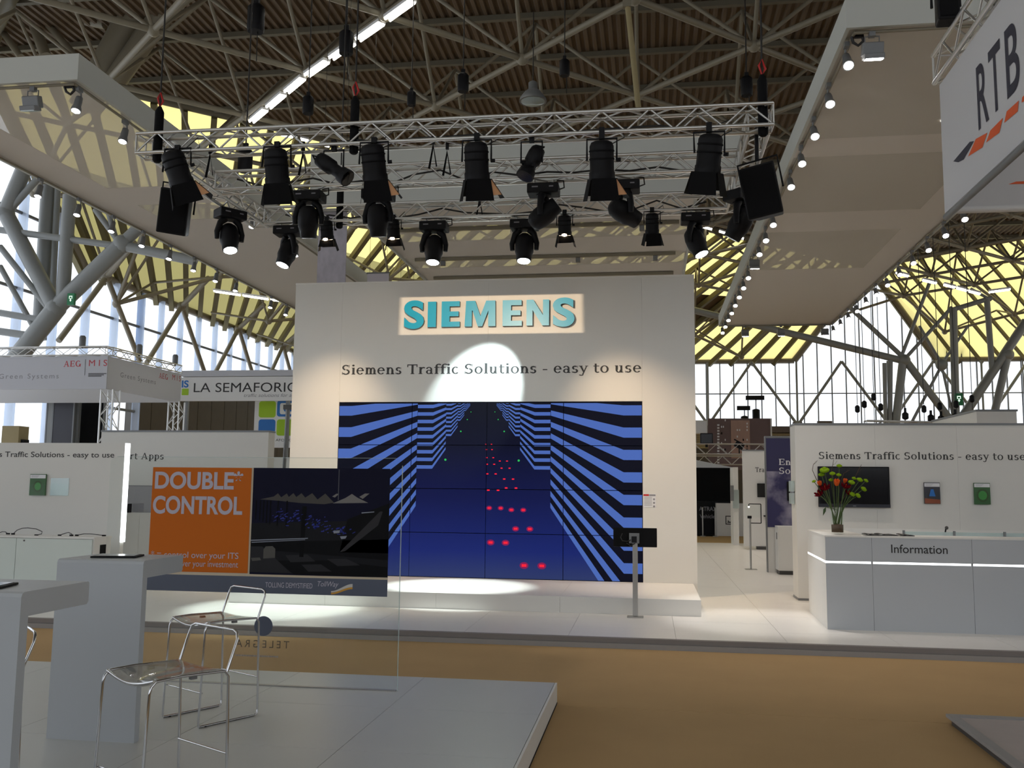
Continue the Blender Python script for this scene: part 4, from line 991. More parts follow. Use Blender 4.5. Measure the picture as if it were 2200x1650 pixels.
g.build('window_print', 'ink_white', bn); MB().box(p.x + .1, p.x + .2, 40.02, 40.1, 0, p.z).build('post', 'grey_metal', bn); MB().box(q.x - .2, q.x - .1, 40.02, 40.1, 0, p.z).build('post', 'grey_metal', bn); MB().box(q.x, q.x + .06, 39.97, 40.07, q.z, p.z).build('edge_trim', 'laminate', bn)
p, q = at_y(1480, 903, 38), at_y(1520, 932, 38)
t = thing('white_sign_box', 'cream sign box at the left of the brown banner', 'sign', (p.x, 38, q.z)); bevel(MB().box(0, q.x - p.x, 0, .5, 0, p.z - q.z).build('box', 'laminate', t), .02); MB().box(.2, .3, .2, .3, -q.z, .01).build('post', 'grey_metal', t); MB().box(.05, q.x - p.x - .05, -.01, 0, .05, p.z - q.z - .05).build('face', 'fabric_white', t)

# ---------------------------------------------------------------- box trusses
def truss(name, label, a, b, w=.20, h=.22, pitch=.24, r=.021, group=None, m='aluminium', plates=True):
    """box truss whose lower front chord runs a -> b"""
    a, b = V(a), V(b); d = (b - a); L = d.length; d.normalize(); s = V((0, 0, 1)).cross(d).normalized()
    if abs(d.z) > .9: s = V((0, 1, 0)); up = V((1, 0, 0))
    else: up = V((0, 0, 1))
    t = thing(name, label, 'truss', a, group)
    off = [V((0, 0, 0)), s * w, up * h, s * w + up * h]
    for o in off: MB().tube(o, o + d * L, r, 8).build('chord', m, t)
    n = max(1, round(L / pitch)); p = L / n; rb = r * .48
    cache = {}
    def brace(key, u, v, at):
        if key not in cache: cache[key] = MB().tube(u, v, rb, 6, cap=False).mesh('brace', m)
        link('brace', cache[key], t, at)
    for f, (o1, o2) in enumerate(((off[0], off[2]), (off[1], off[3]), (off[0], off[1]), (off[2], off[3]))):
        for k in range(n):
            A, B = (o1, o2) if k % 2 == 0 else (o2, o1)
            brace((f, k % 2), V((0, 0, 0)), B - A + d * p, A + d * (k * p))
    for k in ((0, n) if plates else ()):
        for o1, o2 in ((off[0], off[2]), (off[1], off[3]), (off[0], off[1]), (off[2], off[3])): MB().tube(o1 + d * (k * p), o2 + d * (k * p), rb, 6).build('end_brace', m, t)
    return t
TZ = 5.2
truss('lighting_truss', 'front aluminium box truss of the lighting rig', (-5.55, 9.10, TZ), (1.24, 9.10, TZ))
truss('lighting_truss', 'middle aluminium box truss of the lighting rig', (-5.25, 10.38, TZ), (1.02, 10.38, TZ))
truss('lighting_truss', 'rear aluminium box truss of the lighting rig', (-5.25, 11.85, TZ), (1.02, 11.85, TZ))
truss('lighting_truss', 'left side truss closing the lighting rig', (-5.28, 9.32, TZ), (-5.28, 12.05, TZ))
truss('lighting_truss', 'right side truss closing the lighting rig', (1.22, 9.32, TZ), (1.22, 12.05, TZ))
for k, (x, y, lab) in enumerate(((-5.35, 9.2, 'red hooked chain at the left front corner of the rig'), (1.15, 9.2, 'red hooked chain at the right front corner of the rig'), (-4.2, 11.95, 'chain hoist at the left rear of the rig'), (-3.1, 9.2, 'chain hoist above the middle of the front truss'))):
    t = thing('rig_chain', lab, 'chain', (x, y, TZ + .22)); MB().tube((0, 0, .1), (0, 0, 6.5), .010, 5).build('chain', 'cable', t); MB().lathe([(.03, -.3), (.05, -.28), (.05, .28), (.02, .34)], 8).build('sling', 'black_matte', t)
    MB().path([(0, .0, .34), (.035, 0, .40), (.0, 0, .50), (-.03, 0, .44)], .012, 6, True).build('hook', 'red_plastic', t)
def cable_run(pts, label, r=.009):
    t = thing('rig_cable', label, 'cable', pts[0]); MB().path([V(p) - V(pts[0]) for p in pts], r, 5).build('lead', 'cable', t)
for j, (Y, nm) in enumerate(((9.2, 'front'), (10.48, 'middle'), (11.95, 'rear'))):
    rnd = random.Random(j); x = -5.0; pts = []
    while x < 1.0: pts.append((x, Y + rnd.uniform(-.05, .05), TZ + .02 + rnd.uniform(0, .14 if j else .06))); x += .32
    cable_run(pts, 'black cables lying along the %s truss of the rig' % nm, .012)
for j, (p, Y) in enumerate((((930, 330), 9.2), ((960, 345), 9.2), ((1030, 440), 11.85), ((450, 350), 9.2), ((650, 345), 9.2))):
    c = at_y(*p, Y); t = thing('hanging_strap', ('black strap hanging under the front truss left of centre', 'folded black strap hanging behind the front truss', 'black strap on the rear truss under the third spotlight', 'black strap by the left corner of the rig', 'black strap before the white fascia edge')[j], 'strap', c)
    MB().add([(-.05, 0, -.16), (0, 0, .12), (.05, 0, -.14), (.03, .02, -.14), (0, .02, .06), (-.03, .02, -.16)], [(0, 1, 4, 5), (1, 2, 3, 4), (5, 4, 1, 0), (4, 3, 2, 1)]).build('strap', 'black_matte', t); MB().cbox((0, .01, (TZ - c.z + .1) / 2 + .05), .03, .03, max(.1, TZ - c.z - .05)).build('buckle', 'black_metal', t)

# ---------------------------------------------------------------- stage lamps
def fresnel(p, Y, s, beam, yaw, label, doors=True, gel=False, lit=False):
    """hanging spotlight with barn doors; p is the pixel of the body centre at depth Y"""
    c = at_y(*p, Y); t = thing('barn_door_spotlight', label, 'spotlight', c, 'barn door spotlights on the rig')
    d = V(beam).normalized(); Q = V((0, 0, -1)).rotation_difference(d).to_matrix() @ Matrix.Rotation(yaw, 3, 'Z')
    body = MB().lathe([(.06 * s, .17 * s), (.095 * s, .155 * s), (.11 * s, .12 * s), (.11 * s, -.10 * s), (.118 * s, -.11 * s), (.118 * s, -.165 * s)], 14, Q).build('body', 'black_metal', t)
    for k in (.0, .07): MB().lathe([(.113 * s, k * s), (.117 * s, (k + .008) * s), (.113 * s, (k + .016) * s)], 14, Q).build('cooling_ring', 'black_matte', body)
    MB().lathe([(.0, -.170 * s), (.10 * s, -.168 * s)], 14, Q).build('lens', 'par_glow' if lit else 'black_gloss', t)
    top = TZ + .01 - c.z
    MB().path([Q @ V((-.135 * s, 0, 0)), V((-.135 * s, 0, .20 * s)), V((.135 * s, 0, .20 * s)), Q @ V((.135 * s, 0, 0))], .010 * s, 6).build('yoke', 'black_metal', t)
    MB().cbox((0, 0, (top + .20 * s) / 2 + .01), .055, .05, max(.06, top - .20 * s + .03)).build('clamp', 'black_metal', t)
    MB().tube(Q @ V((.13 * s, 0, 0)), Q @ V((.17 * s, 0, 0)), .018 * s, 8).build('tilt_knob', 'black_metal', t)
    MB().path([V((.08 * s, .02, .15 * s)), V((.2 * s, .05, .22 * s)), V((.18 * s, .05, .32 * s)), V((.05, .03, top))], .006, 5).build('cable', 'cable', t)
    if doors:
        for a, L, open_ in ((0, .21, 32 if gel else 14), (PI, .20, 12), (PI / 2, .17, 30), (-PI / 2, .20, 58 if lit else 6)):
            R_ = Matrix.Rotation(a, 3, 'Z'); w = .115 * s; o = math.radians(open_)
            P = [V((w, -w * .95, -.165 * s)), V((w, w * .95, -.165 * s)), V((w + L * s * math.sin(o), w * 1.15, -.165 * s - L * s * math.cos(o))), V((w + L * s * math.sin(o), -w * 1.15, -.165 * s - L * s * math.cos(o)))]
            N = V((.004, 0, 0)); PP = [Q @ (R_ @ v) for v in P] + [Q @ (R_ @ (v + N)) for v in P]
            MB().add(PP, [(0, 1, 2, 3), (7, 6, 5, 4), (0, 4, 5, 1), (1, 5, 6, 2), (2, 6, 7, 3), (3, 7, 4, 0)]).build('barn_door', 'black_matte', t)
    if gel: 
        P = [Q @ V((.112 * s, -.10 * s, -.175 * s)), Q @ V((.118 * s, -.10 * s, -.175 * s)), Q @ V((.205 * s, -.115 * s, -.31 * s)), Q @ V((.125 * s, -.125 * s, -.315 * s))]
        MB().add(P + [v + V((.002, .004, 0)) for v in P], [(0, 1, 2, 3), (7, 6, 5, 4), (0, 4, 5, 1), (1, 5, 6, 2), (2, 6, 7, 3), (3, 7, 4, 0)]).build('colour_gel', 'peach_gel', t)
    return t, c, d
FR = [((380, 362), (.28, .3, -1), .5, 'barn door spotlight at the left corner of the front truss', True), ((594, 358), (.02, .25, -1), .3, 'second barn door spotlight from the left on the front truss', False),
      ((803, 350), (.05, .3, -1), .3, 'third barn door spotlight from the left on the front truss', True), ((1024, 346), (.0, .3, -1), .3, 'fourth barn door spotlight from the left on the front truss', True),
      ((1293, 344), (.0, .3, -1), .2, 'fifth barn door spotlight from the left on the front truss', True), ((1524, 330), (-.1, .3, -1), -.3, 'rightmost barn door spotlight on the front truss', False)]
for p, bm, yaw, lab, gel in FR: fresnel(p, 9.08, 1.12, bm, yaw, lab, True, gel)
for (p, lab, lit) in (((702, 494), 'small lit spotlight hung at the left of the rear truss', True), ((845, 492), 'small lit spotlight behind the third moving head', True), ((1213, 484), 'small lit spotlight hung right of centre on the rear truss', True), ((1401, 480), 'small unlit spotlight at the right of the rear truss', False)):
    t, c, d = fresnel(p, 11.85, .78, (.0, .35, -1), .2, lab, True, False, lit)
    if lit: MB().ball(V((0, -.02, -.155)), .045, n=8, k=6).build('filament', 'par_glow', t)
def profile_spot(p, Y, d, L, label):
    c = at_y(*p, Y); t = thing('profile_spotlight', label, 'spotlight', c, 'profile spotlights on the rig'); d = V(d).normalized(); Q = V((0, 0, 1)).rotation_difference(d).to_matrix()
    MB().lathe([(.05, -.5 * L), (.075, -.48 * L), (.085, -.30 * L), (.085, -.05 * L), (.065, .0), (.065, .25 * L), (.085, .28 * L), (.095, .5 * L)], 14, Q).build('body', 'black_metal', t)
    MB().lathe([(.0, .503 * L), (.085, .503 * L)], 14, Q).build('lens', 'black_gloss', t)
    MB().path([Q @ V((.03, -.045, -.49 * L)), Q @ V((0, -.05, -.62 * L)), Q @ V((0, .05, -.62 * L)), Q @ V((.03, .045, -.49 * L))], .010, 6).build('rear_handle', 'black_metal', t)
    MB().box(-.1, -.06, -.05, .05, -.015, .015).build('shutter_blade', 'black_matte', t)
    top = TZ - c.z; MB().path([V((-.11, 0, 0)), V((-.11, 0, top - .05)), V((.11, 0, top - .05)), V((.11, 0, 0))], .010, 6).build('yoke', 'black_metal', t); MB().cbox((0, 0, top), .05, .05, .12).build('clamp', 'black_metal', t)
profile_spot((716, 362), 9.15, (.75, -.15, -.55), .44, 'profile spotlight leaning right between the second and third barn door lamps')
profile_spot((1142, 350), 9.15, (-.35, -.3, -.9), .36, 'profile spotlight right of the centre of the front truss')
def moving_head(p, Y, d, label, s=1.0, lit=False, yaw=0.0):
    """p: pixel of the base box centre"""
    c = at_y(*p, Y); t = thing('moving_head_light', label, 'stage light', c, 'moving heads on the rig'); Z_ = Matrix.Rotation(yaw, 3, 'Z')
    B = MB(); w, h, dp = .37 * s, .12 * s, .24 * s
    base = bevel(B.cbox((0, 0, 0), w, dp, h, Z_).build('base', 'black_metal', t), .015)
    MB().cbox(Z_ @ V((-.09 * s, -.122 * s, .01)), .07 * s, .004, .014 * s, Z_).build('base_label', 'ink_grey', base); MB().cbox(Z_ @ V((.10 * s, -.122 * s, .01)), .05 * s, .004, .014 * s, Z_).build('base_label', 'ink_grey', base)
    top = TZ - c.z
    for k in (-.11, .11): MB().tube(Z_ @ V((k * s, 0, .05)), Z_ @ V((k * s, 0, 0)) + V((0, 0, max(.09, top))), .014, 6).build('clamp', 'aluminium', t)
    MB().path([Z_ @ V((.17 * s, 0, 0)), Z_ @ V((.24 * s, .02, .03)), Z_ @ V((.23 * s, .04, .12)), Z_ @ V((.15 * s, .04, top))], .009, 5).build('cable', 'cable', t)
    d = V(d).normalized(); ax = V((d.y, -d.x, 0)); ax = ax.normalized() if ax.length > .05 else V((1, 0, 0))
    if ax.x < 0: ax = -ax
    piv = V((0, 0, -.30 * s)); nrm = ax.cross(V((0, 0, 1)))
    for k in (-1, 1):
        pts = [V((0, 0, -.06 * s)) + ax * (.06 * k * s), V((0, 0, -.12 * s)) + ax * (.125 * k * s), piv + V((0, 0, .05 * s)) + ax * (.165 * k * s), piv + V((0, 0, -.04 * s)) + ax * (.160 * k * s)]
        MB().path(pts, [.045 * s, .042 * s, .036 * s, .03 * s], 8).build('yoke_arm', 'black_metal', t)
    MB().lathe([(.09 * s, -.02), (.09 * s, .0)], 12, None, (0, 0, -.05 * s)).build('turntable', 'black_metal', t)
    Q = V((0, 0, 1)).rotation_difference(d).to_matrix()
    hd = MB().lathe([(.0, -.19 * s), (.06 * s, -.185 * s), (.105 * s, -.14 * s), (.125 * s, -.05 * s), (.125 * s, .06 * s), (.105 * s, .12 * s), (.098 * s, .20 * s), (.086 * s, .205 * s)], 18, Q, piv).build('head', 'black_metal', t)
    MB().lathe([(.0, .212 * s), (.084 * s, .2065 * s)], 18, Q, piv).build('lens', 'head_glow' if lit else 'black_gloss', hd)
    return c + piv + d * .25 * s, d
lampsrc = {}
MHS = [('a', (495, 462), 11.2, (.22, -.25, -.9), 'lit moving head on the left side truss', True, .9), ('b', (620, 497), 11.9, (-.22, -.28, -.9), 'lit moving head at the left of the rear truss', True, 0), ('c', (933, 488), 11.9, (.0, -.25, -1), 'lit moving head left of centre on the rear truss', True, 0),
       ('d', (1127, 484), 11.9, (.0, -.25, -1), 'lit moving head right of centre on the rear truss', True, 0), ('e', (1494, 470), 11.9, (.35, -.22, -.9), 'lit moving head at the right of the rear truss', True, 0),
       ('f', (664, 424), 10.5, (-.02, .2, -1), 'unlit moving head at the left of the middle truss', False, 0), ('g', (813, 420), 10.5, (.02, .2, -1), 'unlit moving head under the third barn door spotlight', False, 0), ('h', (1168, 409), 10.5, (.75, -.1, .55), 'unlit moving head on the middle truss tipped to the right', False, 0),
       ('i', (1340, 402), 10.5, (.5, .3, -.25), 'unlit moving head under the fifth barn door spotlight', False, 0), ('j', (1590, 425), 10.7, (-.5, .2, -.85), 'unlit moving head at the right side truss', False, .9)]
for k, p, Y, d, lab, lit, yaw in MHS: lampsrc[k] = moving_head(p, Y, d, lab, 1.0, lit, yaw)
# real beams of the lamps
e_c = at_y(1032, 842, WY)
spot('beam_wall', lampsrc['d'][0], e_c, 440, 34, .40, (.80, .97, 1.0), size=.02)
spot('beam_step', lampsrc['c'][0], (-2.55, 12.25, .29), 900, 30, .5, (.90, 1.0, .97), size=.04)
spot('beam_step', lampsrc['b'][0], (-4.6, 11.1, .1), 700, 30, .5, (.88, 1.0, .94), size=.04)
spot('beam_floor', lampsrc['e'][0], (1.3, 11.2, .1), 300, 34, .7, (1, .95, .9), size=.04)
spot('beam_floor', lampsrc['a'][0], (-4.4, 10.6, .1), 250, 34, .7, (.9, 1, .95), size=.04)
for p, tg, w in (((702, 500), (-4.9, 13.3, 1.2), 260), ((845, 498), (-3.2, 12.6, .3), 160), ((1213, 490), (.2, 13.3, .9), 300)):
    c = at_y(*p, 11.85); spot('par_beam', c + V((0, .07, -.2)), tg, w, 62, 1.0, (1.0, .74, .48), size=.05)
# framed profile beam on the brand letters
gc = at_y(1052, 676, WY)
gl = spot('framed_beam', (gc.x - .05, 9.15, 4.50), (gc.x, WY, gc.z), 460, 46, .0, (1.0, .76, .52), size=.01)
def framed(L, hw, hh):
    L.use_nodes = True; nt = L.node_tree; em = nt.nodes['Emission']; tc = nt.nodes.new('ShaderNodeTexCoord'); sp = nt.nodes.new('ShaderNodeSeparateXYZ'); nt.links.new(tc.outputs['Normal'], sp.inputs[0])
    def M(op, a, b=None):
        n = nt.nodes.new('ShaderNodeMath'); n.operation = op
        for i, v in enumerate((a, b)):
            if v is None: continue
            if isinstance(v, (int, float)): n.inputs[i].default_value = v
            else: nt.links.new(v, n.inputs[i])
        return n.outputs[0]
    az = M('ABSOLUTE', sp.outputs[2]); u = M('ABSOLUTE', M('DIVIDE', sp.outputs[0], az)); v = M('ABSOLUTE', M('DIVIDE', sp.outputs[1], az))
    def edge(x, lim): 
        mr = nt.nodes.new('ShaderNodeMapRange'); mr.inputs[1].default_value = lim * 1.03; mr.inputs[2].default_value = lim * .98; nt.links.new(x, mr.inputs[0]); return mr.outputs[0]
    nt.links.new(M('MULTIPLY', edge(u, hw), edge(v, hh)), em.inputs['Strength'])
framed(gl.data, 1.37 / 4.24, .285 / 4.24)

# loudspeakers on the rig
def loudspeaker(p, Y, w, h, dpt, tilt, yaw, label, skew=0):
    c = at_y(*p, Y); t = thing('loudspeaker', label, 'speaker', c); M = Matrix.Rotation(yaw, 3, 'Z') @ Matrix.Rotation(tilt, 3, 'X') @ Matrix.Rotation(skew, 3, 'Y')
    P = [(-w / 2, -dpt / 2), (w / 2, -dpt / 2), (w * .36, dpt / 2), (-w * .36, dpt / 2)]
    bevel(MB().add([M @ V((x, y, z)) for z in (-h / 2, h / 2) for x, y in P], [(3, 2, 1, 0), (4, 5, 6, 7)] + [(i, (i + 1) % 4, 4 + (i + 1) % 4, 4 + i) for i in range(4)]).build('cabinet', 'black_metal', t), .015)
    MB().add([M @ V((x, -dpt / 2 - .006, z)) for z in (-h / 2 + .02, h / 2 - .02) for x in (-w / 2 + .02, w / 2 - .02)], [(0, 1, 3, 2)]).build('grille', 'black_matte', t)
    MB().path([M @ V((-w / 2 - .02, 0, 0)), M @ V((-w / 2 - .02, 0, h * .62)), M @ V((w / 2 + .02, 0, h * .62)), M @ V((w / 2 + .02, 0, 0))], .011, 6).build('bracket', 'black_metal', t)
    MB().tube(M @ V((0, 0, h * .62)), M @ V((0, 0, h * .62)) + V((0, 0, max(.14, TZ + .06 - c.z - h * .6))), .02, 6).build('clamp', 'black_metal', t)
loudspeaker((380, 456), 9.5, .33, .50, .30, math.radians(14), math.radians(12), 'black loudspeaker hung under the left corner of the rig', math.radians(8))
loudspeaker((1640, 412), 9.38, .36, .52, .30, math.radians(12), math.radians(-18), 'black loudspeaker hung under the right corner of the rig', math.radians(-8))

# ================================================================== WHITE CANOPIES
CZ = 6.3
def canopy(name, label, x0, x1, y0, y1, bands, border, fh=.32):
    t = thing(name, label, 'canopy')
    th = .04
    MB().box(x0, x1, y0, y0 + th, CZ, CZ + fh).build('fascia', 'fascia_fabric', t); MB().box(x0, x1, y1 - th, y1, CZ, CZ + fh).build('fascia', 'fascia_fabric', t)
    MB().box(x0, x0 + th, y0 + th, y1 - th, CZ, CZ + fh).build('fascia', 'fascia_fabric', t); MB().box(x1 - th, x1, y0 + th, y1 - th, CZ, CZ + fh).build('fascia', 'fascia_fabric', t)
    lb, rb = border
    for a, b, m_ in bands:
        MB().box(x0 + th + lb, x1 - th - rb, a, b, CZ + .03, CZ + .034).build('fabric_panel', m_, t)
    if lb: MB().box(x0 + th, x0 + th + lb, bands[0][0], bands[-1][1], CZ + .03, CZ + .036).build('fabric_border', 'solid_fabric', t)
    if rb: MB().box(x1 - th - rb, x1 - th, bands[0][0], bands[-1][1], CZ + .03, CZ + .036).build('fabric_border', 'solid_fabric', t)
    for x in (x0 + .1, x1 - .1): MB().tube((x, y0 + .1, CZ - .01), (x, y1 - .1, CZ - .01), .018, 6).build('lamp_rail', 'tube_grey', t)
    for y in (y0 + .1, y1 - .1): MB().tube((x0 + .1, y, CZ - .01), (x1 - .1, y, CZ - .01), .018, 6).build('lamp_rail', 'tube_grey', t)
    return t
Ms, So = 'mesh_fabric', 'solid_fabric'
canopy('fabric_canopy', 'long white fabric canopy hanging at the left of the rig', -9.42, -6.60, 9.53, 24.2, [(9.57, 13.4, Ms), (13.4, 14.3, So), (14.3, 15.2, Ms), (15.2, 24.16, So)], (.75, 0))
canopy('fabric_canopy', 'long white fabric canopy hanging at the right of the rig', 2.02, 5.20, 9.39, 27.1, [(9.43, 12.55, Ms), (12.55, 13.25, So), (13.25, 16.0, Ms), (16.0, 17.2, So), (17.2, 20.2, Ms), (20.2, 27.06, So)], (0, .62))
mc = thing('fabric_canopy', 'white canopy with deep front fascia above the display wall', 'canopy')
MB().box(-5.5, 1.42, 14.15, 14.20, 6.14, 7.06).build('fascia', 'fascia_fabric', mc)
for x0, x1 in ((-5.06, -5.02), (.76, .80)): MB().box(x0, x1, 14.2, 23.0, 6.28, 6.5).build('side_fascia', 'fascia_fabric', mc)
for a, b, m_ in ((14.2, 16.15, So), (16.15, 17.15, Ms), (17.15, 18.4, So), (18.4, 19.3, Ms), (19.3, 23.0, So)): MB().box(-5.02, .76, a, b, 6.33, 6.336).build('fabric_panel', m_, mc)
for y in (16.2, 18.4, 20.1): MB().box(-4.8, .55, y - .03, y + .03, 6.26, 6.32).build('lamp_rail', 'tube_grey', mc)
for k, (x, y) in enumerate(((-4.2, 18.4), (-1.4, 18.4), (-.1, 16.2), (.15, 18.4))): MB().cbox((x, y, 6.2), .09, .08, .09).build('track_adapter', 'grey_metal', mc)

def canopy_spot(proto, x, y, label, group, yaw=0.0, watts=28, tgt=None, glow=1):
    o = proto if not proto.get('used') else copy_tree(proto)
    proto['used'] = 1
    o.location = (x, y, CZ - .03); o.rotation_euler = (0, 0, yaw); tag(o, label, 'spotlight', group)
    return o
def make_spot(mm):
    t = thing('canopy_spotlight', 'x', 'spotlight'); Q = Matrix.Rotation(math.radians(-36 if mm == 'lamp_glow' else -16), 3, 'X')
    MB().cbox((0, 0, -.01), .05, .09, .05).build('adapter', 'grey_metal', t)
    MB().path([(0, .04, -.03), (.0, .06, -.12), (0, .02, -.15)], .010, 6).build('arm', 'grey_metal', t)
    MB().lathe([(.02, .07), (.040, .06), (.045, .0), (.045, -.06), (.058, -.10), (.060, -.135)], 14, Q, (0, 0, -.16)).build('housing', 'grey_metal', t)
    MB().lathe([(.0, -.150), (.040, -.142), (.057, -.128)], 14, Q, (0, 0, -.16)).build('lens', mm, t)
    return t
warm, cool = make_spot('lamp_glow'), make_spot('lamp_glow_cool')
def lamp_light(x, y, w, tx, ty, ang=70, col=(1, .89, .78)): spot('canopy_beam', (x, y, CZ - .36), (tx, ty, .1), w, ang, .8, col, size=.05)
for k in range(18):
    y = 9.70 + k * .99
    if k in (5, 9): continue
    canopy_spot(warm, 2.08, y, 'spotlight, %s from the near end, inner edge of the right canopy' % ORD[k], 'spotlights on the inner edge of the right canopy')
    if k % 2 == 0: lamp_light(2.08, y, 150, 1.5, y + .6)
for k in range(1, 18):
    y = 9.70 + k * .99
    canopy_spot(warm, 5.10, y, 'spotlight, %s from the near end, outer edge of the right canopy' % ORD[k], 'spotlights on the outer edge of the right canopy')
    if k % 3 == 0: lamp_light(5.10, y, 90, 4.4, y + .4)
for k in range(15):
    y = 9.72 + k * .99
    if k not in (11, 0, 1): canopy_spot(cool, -9.30, y, 'spotlight, %s from the near end, outer edge of the left canopy' % ORD[k], 'spotlights on the outer edge of the left canopy')
    if k in (0, 1, 5, 7, 9): canopy_spot(cool, -6.70, y, 'spotlight, %s from the near end, inner edge of the left canopy' % ORD[k], 'spotlights on the inner edge of the left canopy')
    if k % 4 == 1: lamp_light(-9.3, y, 22, -8.8, y + .3, col=(.95, .94, 1)); lamp_light(-6.7, y, 40, -6.4, y + .5)
def flood(x, y, label, mm='lamp_glow_cool', lit=True, s=1.0):
    t = thing('flood_lamp', label, 'flood light', (x, y, CZ - .03)); Q = Matrix.Rotation(math.radians(18), 3, 'X')
    MB().path([(-.07 * s, 0, -.14 * s), (-.07 * s, 0, -.03), (.07 * s, 0, -.03), (.07 * s, 0, -.14 * s)], .008, 6).build('yoke', 'grey_metal', t); MB().cbox((0, 0, -.01), .06, .06, .05).build('adapter', 'grey_metal', t)
    bevel(MB().cbox((0, 0, -.17 * s), .21 * s, .10 * s, .14 * s, Q).build('housing', 'grey_metal', t), .012); bevel(MB().cbox((.0, -.03 * s, -.26 * s), .20 * s, .13 * s, .06 * s, Q).build('visor', 'grey_metal', t), .008)
    MB().cbox((.0, -.035 * s, -.293 * s), .17 * s, .10 * s, .012 * s, Q).build('lens', mm if lit else 'frost_glass', t)
flood(2.29, 9.49, 'lit grey flood lamp at the near end of the right canopy'); flood(-7.24, 9.64, 'unlit grey flood lamp at the near end of the left canopy', lit=False)
flood(2.10, 18.6, 'square flood lamp in the inner row of the right canopy')
for k, x in enumerate((2.75, 3.75, 4.95)): flood(x, 26.95, ('left lamp of the three floods at the far end of the right canopy', 'middle lamp of the three floods at the far end of the right canopy', 'right lamp of the three floods at the far end of the right canopy')[k])
for x, y in ((2.17, 9.55), (-6.78, 9.66)):
    t = thing('cable_loop', 'black cable loop under the near corner of the %s canopy' % ('right' if x > 0 else 'left'), 'cable', (x, y, CZ - .02)); MB().path([(-.07, 0, .0), (-.05, .01, -.06), (.0, .02, -.09), (.05, .01, -.05), (.04, 0, .0)], .016, 6).build('loop', 'cable', t); MB().cbox((0, 0, .0), .1, .04, .03).build('tie', 'black_metal', t)

# marbled banners hanging behind the display wall
for k, (xa, xb, Y, lab) in enumerate(((682, 743, 14.6, 'nearest grey marbled banner hanging behind the display wall'), (790, 836, 19.5, 'middle pale banner hanging behind the display wall'), (858, 893, 25.0, 'farthest pale banner hanging behind the display wall'))):
    a, b = at_y(xa, 560, Y), at_y(xb, 560, Y)
    t = thing('hanging_banner', lab, 'banner', (a.x, Y, 0)); MB().box(0, b.x - a.x, 0, .02, 3.2, 6.2 + .1 * k).build('cloth', mat('marble_print%d' % k, srgb(176, 172, 182) if k == 0 else srgb(196, 190, 198), .8, noise=.28 if k == 0 else .04, scale=7, stretch=(1.5, 1, .8)), t)
    MB().tube((-.02, .01, 6.2 + .1 * k), (b.x - a.x + .02, .01, 6.2 + .1 * k), .02, 6).build('top_bar', 'grey_metal', t); MB().tube((-.02, .01, 3.2), (b.x - a.x + .02, .01, 3.2), .02, 6).build('bottom_bar', 'grey_metal', t)
    for u_ in (.05, b.x - a.x - .05): MB().tube((u_, .01, 6.2 + .1 * k), (u_, .01, 11.9), .004, 4).build('wire', 'cable', t)

# ================================================================== HANGING SIGN AT THE UPPER RIGHT
BX, BYF, BZ0, BZ1 = 2.40, 7.79, 3.83, 4.95
rb = thing('hanging_sign', 'white fabric sign with dark RTB lettering at the upper right', 'sign')
MB().box(BX, BX + .02, 3.2, BYF, BZ0, BZ1).build('side_banner', 'banner_fabric', rb)
MB().tube((BX + .01, 3.2, BZ0), (BX + .01, BYF, BZ0), .028, 8).build('bottom_bar', 'grey_metal', rb)
MB().box(BX + .12, 6.4, BYF - .06, BYF - .04, BZ0 + .06, BZ1).build('rear_banner', 'banner_fabric', rb)
MB().tube((BX + .06, BYF - .05, BZ0 + .04), (6.4, BYF - .05, BZ0 + .04), .03, 8).build('rear_bar', 'fabric_white', rb)
z_ = lambda x, y: at_x(1980 + x * .30303, y * .30303, BX - .002)
def on_sign(pts): return [(-(z_(*p).y), z_(*p).z) for p in pts]
sgm = lambda polys, nm, mm: [g.build(nm, mm, rb) for g in [MB()] for p in polys if not g.poly(ordered(on_sign(p)), (BX, 0, 0), *FNX, .003) is None][-1:]
lt = MB()
for ch, bl, tl, rr in (('R', (405, 925), (390, 465), 480), ('T', (490, 800), (480, 345), 575), ('B', (608, 685), (592, 185), 702)):
    a = z_(*bl); u = z_(*tl); yb = bl[1] - (rr - bl[0]) * .9
    yR = z_(rr, yb).y
    sans(lt, ch, (BX, a.y, 4.235), FNX, a.y - yR, .46, bold=.012, off=.003)
lt.build('lettering', 'ink_navy', rb)
for k, p in enumerate(([(225, 1145), (342, 1005), (372, 1000), (300, 1130), (262, 1150)],)): 
    g = MB(); g.poly(ordered(on_sign(p)), (BX, 0, 0), *FNX, .003); g.build('dark_mark', 'ink_navy', rb)
for p in ([(330, 1110), (385, 985), (467, 940), (432, 1045)], [(457, 1012), (488, 925), (577, 835), (552, 940)], [(586, 872), (604, 790), (690, 712), (682, 790)], [(710, 728), (714, 690), (790, 610), (785, 680)]):
    g = MB(); g.poly(ordered(on_sign(p)), (BX, 0, 0), *FNX, .003); g.build('orange_mark', 'orange_mark', rb)
p = at_y(2166, 396, BYF - .06); q = at_y(2230, 398, BYF - .06); g = MB(); g.poly([(0, 0), (.06, .02), (.3, .02), (.3, -.005)], (p.x, BYF - .06, p.z), *FX, .003); g.build('orange_mark', 'orange_mark', rb)
truss('sign_truss', 'short aluminium truss carrying the white sign at the upper right', (BX - .02, 7.86, BZ1 + .05), (BX - .02, 3.2, BZ1 + .05), .22, .24, .26, .02)
loudspeaker((2032, 16), 7.3, .17, .26, .16, 0, 0, 'small black speaker above the sign truss')

